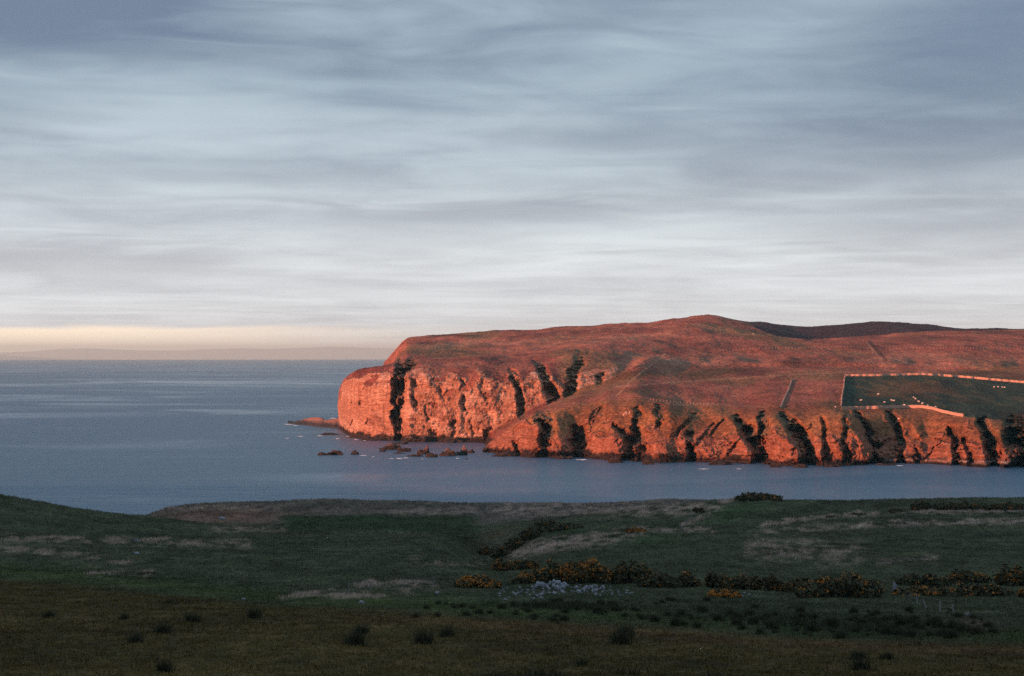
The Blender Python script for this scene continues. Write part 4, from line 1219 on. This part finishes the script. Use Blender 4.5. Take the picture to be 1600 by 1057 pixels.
for px, row in zip(rg.normal(905, 55, 46), rg.normal(949, 7, 46)):
    CL.append((px, row, rg.uniform(.25, .8), 'dark rush clump in the patch below the stone heap', 'rush clumps below the stone heap'))
for px, row in zip(rg.uniform(1040, 1560, 120), rg.normal(0, 12, 120)):
    CL.append((px, 974 + row + (px - 1290) * .035, rg.uniform(.22, .85), 'dark rush clump in the rough belt at lower right', 'rush clumps in the rough belt'))
for px, row in zip(rg.uniform(640, 1040, 40), rg.uniform(938, 972, 40)):
    CL.append((px, row, rg.uniform(.35, .65), 'small rush clump scattered on the green strip', 'rush clumps on the green strip'))
def size_word(s_):
    return 'tiny' if s_ < .36 else 'small' if s_ < .52 else 'middling' if s_ < .68 else 'large'


for i, (px, row, s, lb, gr) in enumerate(CL):
    if gr == 'rush clumps in the rough belt':
        k_ = int(np.searchsorted([1110, 1180, 1260, 1340, 1420, 1490], px))
        lb = '%s dark rush clump, %s row of rough belt, %s' % (size_word(s), 'back' if row - (px - 1290) * .035 < 974 else 'front',
              ['at its left end', 'below the bright orange bush', 'below the brownish gorse', 'below the big broad gorse', 'left of the leaning fence', 'below the leaning fence', 'at its right end'][k_])
    elif gr == 'rush clumps below the stone heap':
        k_ = int(np.searchsorted([850, 905, 960], px))
        lb = '%s rush clump %s, %s side' % (size_word(s), ['below the loose stones', 'below the main stone mound', 'below the smaller stone mound', 'below the few right hand stones'][k_], 'far' if row < 949 else 'near')
    elif gr == 'rush clumps on the green strip':
        k_ = int(np.searchsorted([720, 800, 880, 960], px))
        lb = '%s rush clump on the %s green strip, %s' % (size_word(s), 'far' if row < 955 else 'near', ['left of the orange gorse', 'below the low orange gorse', 'left of the stone heap patch', 'below the stone heap patch', 'at its right end'][k_])
    p = on_land(float(np.clip(px, 2, 1598)), min(row, 1054))
    o = link('rush_clump', RM[i % 6], M_rush, None, lb, 'rushes', gr, loc=(p[0], p[1], p[2] - .03))
    o.scale = (s, s, s * rg.uniform(.75, 1.0)); o.rotation_euler = (0, 0, rg.uniform(0, 6))

M_grass, t, b = new_mat('grass_blade')
t.l.new(attr(t, 'tint'), b.inputs['Base Color'])
b.inputs['Roughness'].default_value = 0.9; b.inputs['Specular IOR Level'].default_value = 0.05


def scatter(n, rg, keep=None):
    i = rg.uniform(12, LAND.shape[0] - 13, n); j = rg.uniform(s0_f + 4, int(np.argmax(SF > 11)) - 1, n)
    i0, j0 = i.astype(int), j.astype(int); fi, fj = (i - i0)[:, None], (j - j0)[:, None]
    P = (LAND[i0, j0] * (1 - fi) + LAND[i0 + 1, j0] * fi) * (1 - fj) + (LAND[i0, j0 + 1] * (1 - fi) + LAND[i0 + 1, j0 + 1] * fi) * fj
    return P, C[i0, j0]


P, cc = scatter(90000, rg)
dd = P[:, 1]
V, Fc = blades(P, 4, 0.10 + 0.0008 * dd, 0.10 + 0.0006 * dd, rg, 0.018 + 0.00012 * dd, .8)
cv = np.repeat(np.clip(cc * rg.uniform(.7, 1.9, (len(cc), 1)), .008, .5), 12, 0)
Pd, cd = scatter(220000, rg)
kd = (cd.sum(1) < 0.075 + 0.03 * rg.random(len(cd))) & (Pd[:, 1] < 260)
Pd = Pd[kd][:9000]
Vd, Fd = blades(Pd, 10, rg.uniform(.2, .55, len(Pd)), rg.uniform(.08, .28, len(Pd)), rg, 0.04, .8)
cd = np.repeat(np.array([[0.030, 0.033, 0.022]]) * rg.uniform(.6, 2.2, (len(Pd), 1)), 30, 0)
link('rough_herbage', make_mesh('rough_herbage', Vd, Fd, False, cd), M_grass, kind='stuff', label='dark rough herbage between the rush clumps', cat='grass')
link('grass', make_mesh('grass', V, Fc, False, cv), M_grass, kind='stuff', label='short rough grass covering the near fields', cat='grass')
P, cc = scatter(160000, rg)
kp = cc[:, 2] > 0.075 + 0.05 * rg.random(len(cc))
P, cc = P[kp][:26000], cc[kp][:26000]
dd = P[:, 1]
V, Fc = blades(P, 6, 0.22 + 0.0008 * dd, 0.14 + 0.0004 * dd, rg, 0.025 + 0.00012 * dd, .8)
cv = np.repeat(np.clip(cc * 0.5 + np.array(STRAW) * 0.7 * rg.uniform(.6, 1.4, (len(cc), 1)), .01, .6), 18, 0)
link('dead_grass', make_mesh('dead_grass', V, Fc, False, cv), M_grass, kind='stuff', label='pale tufts of dead grass in streaks across the fields', cat='grass')
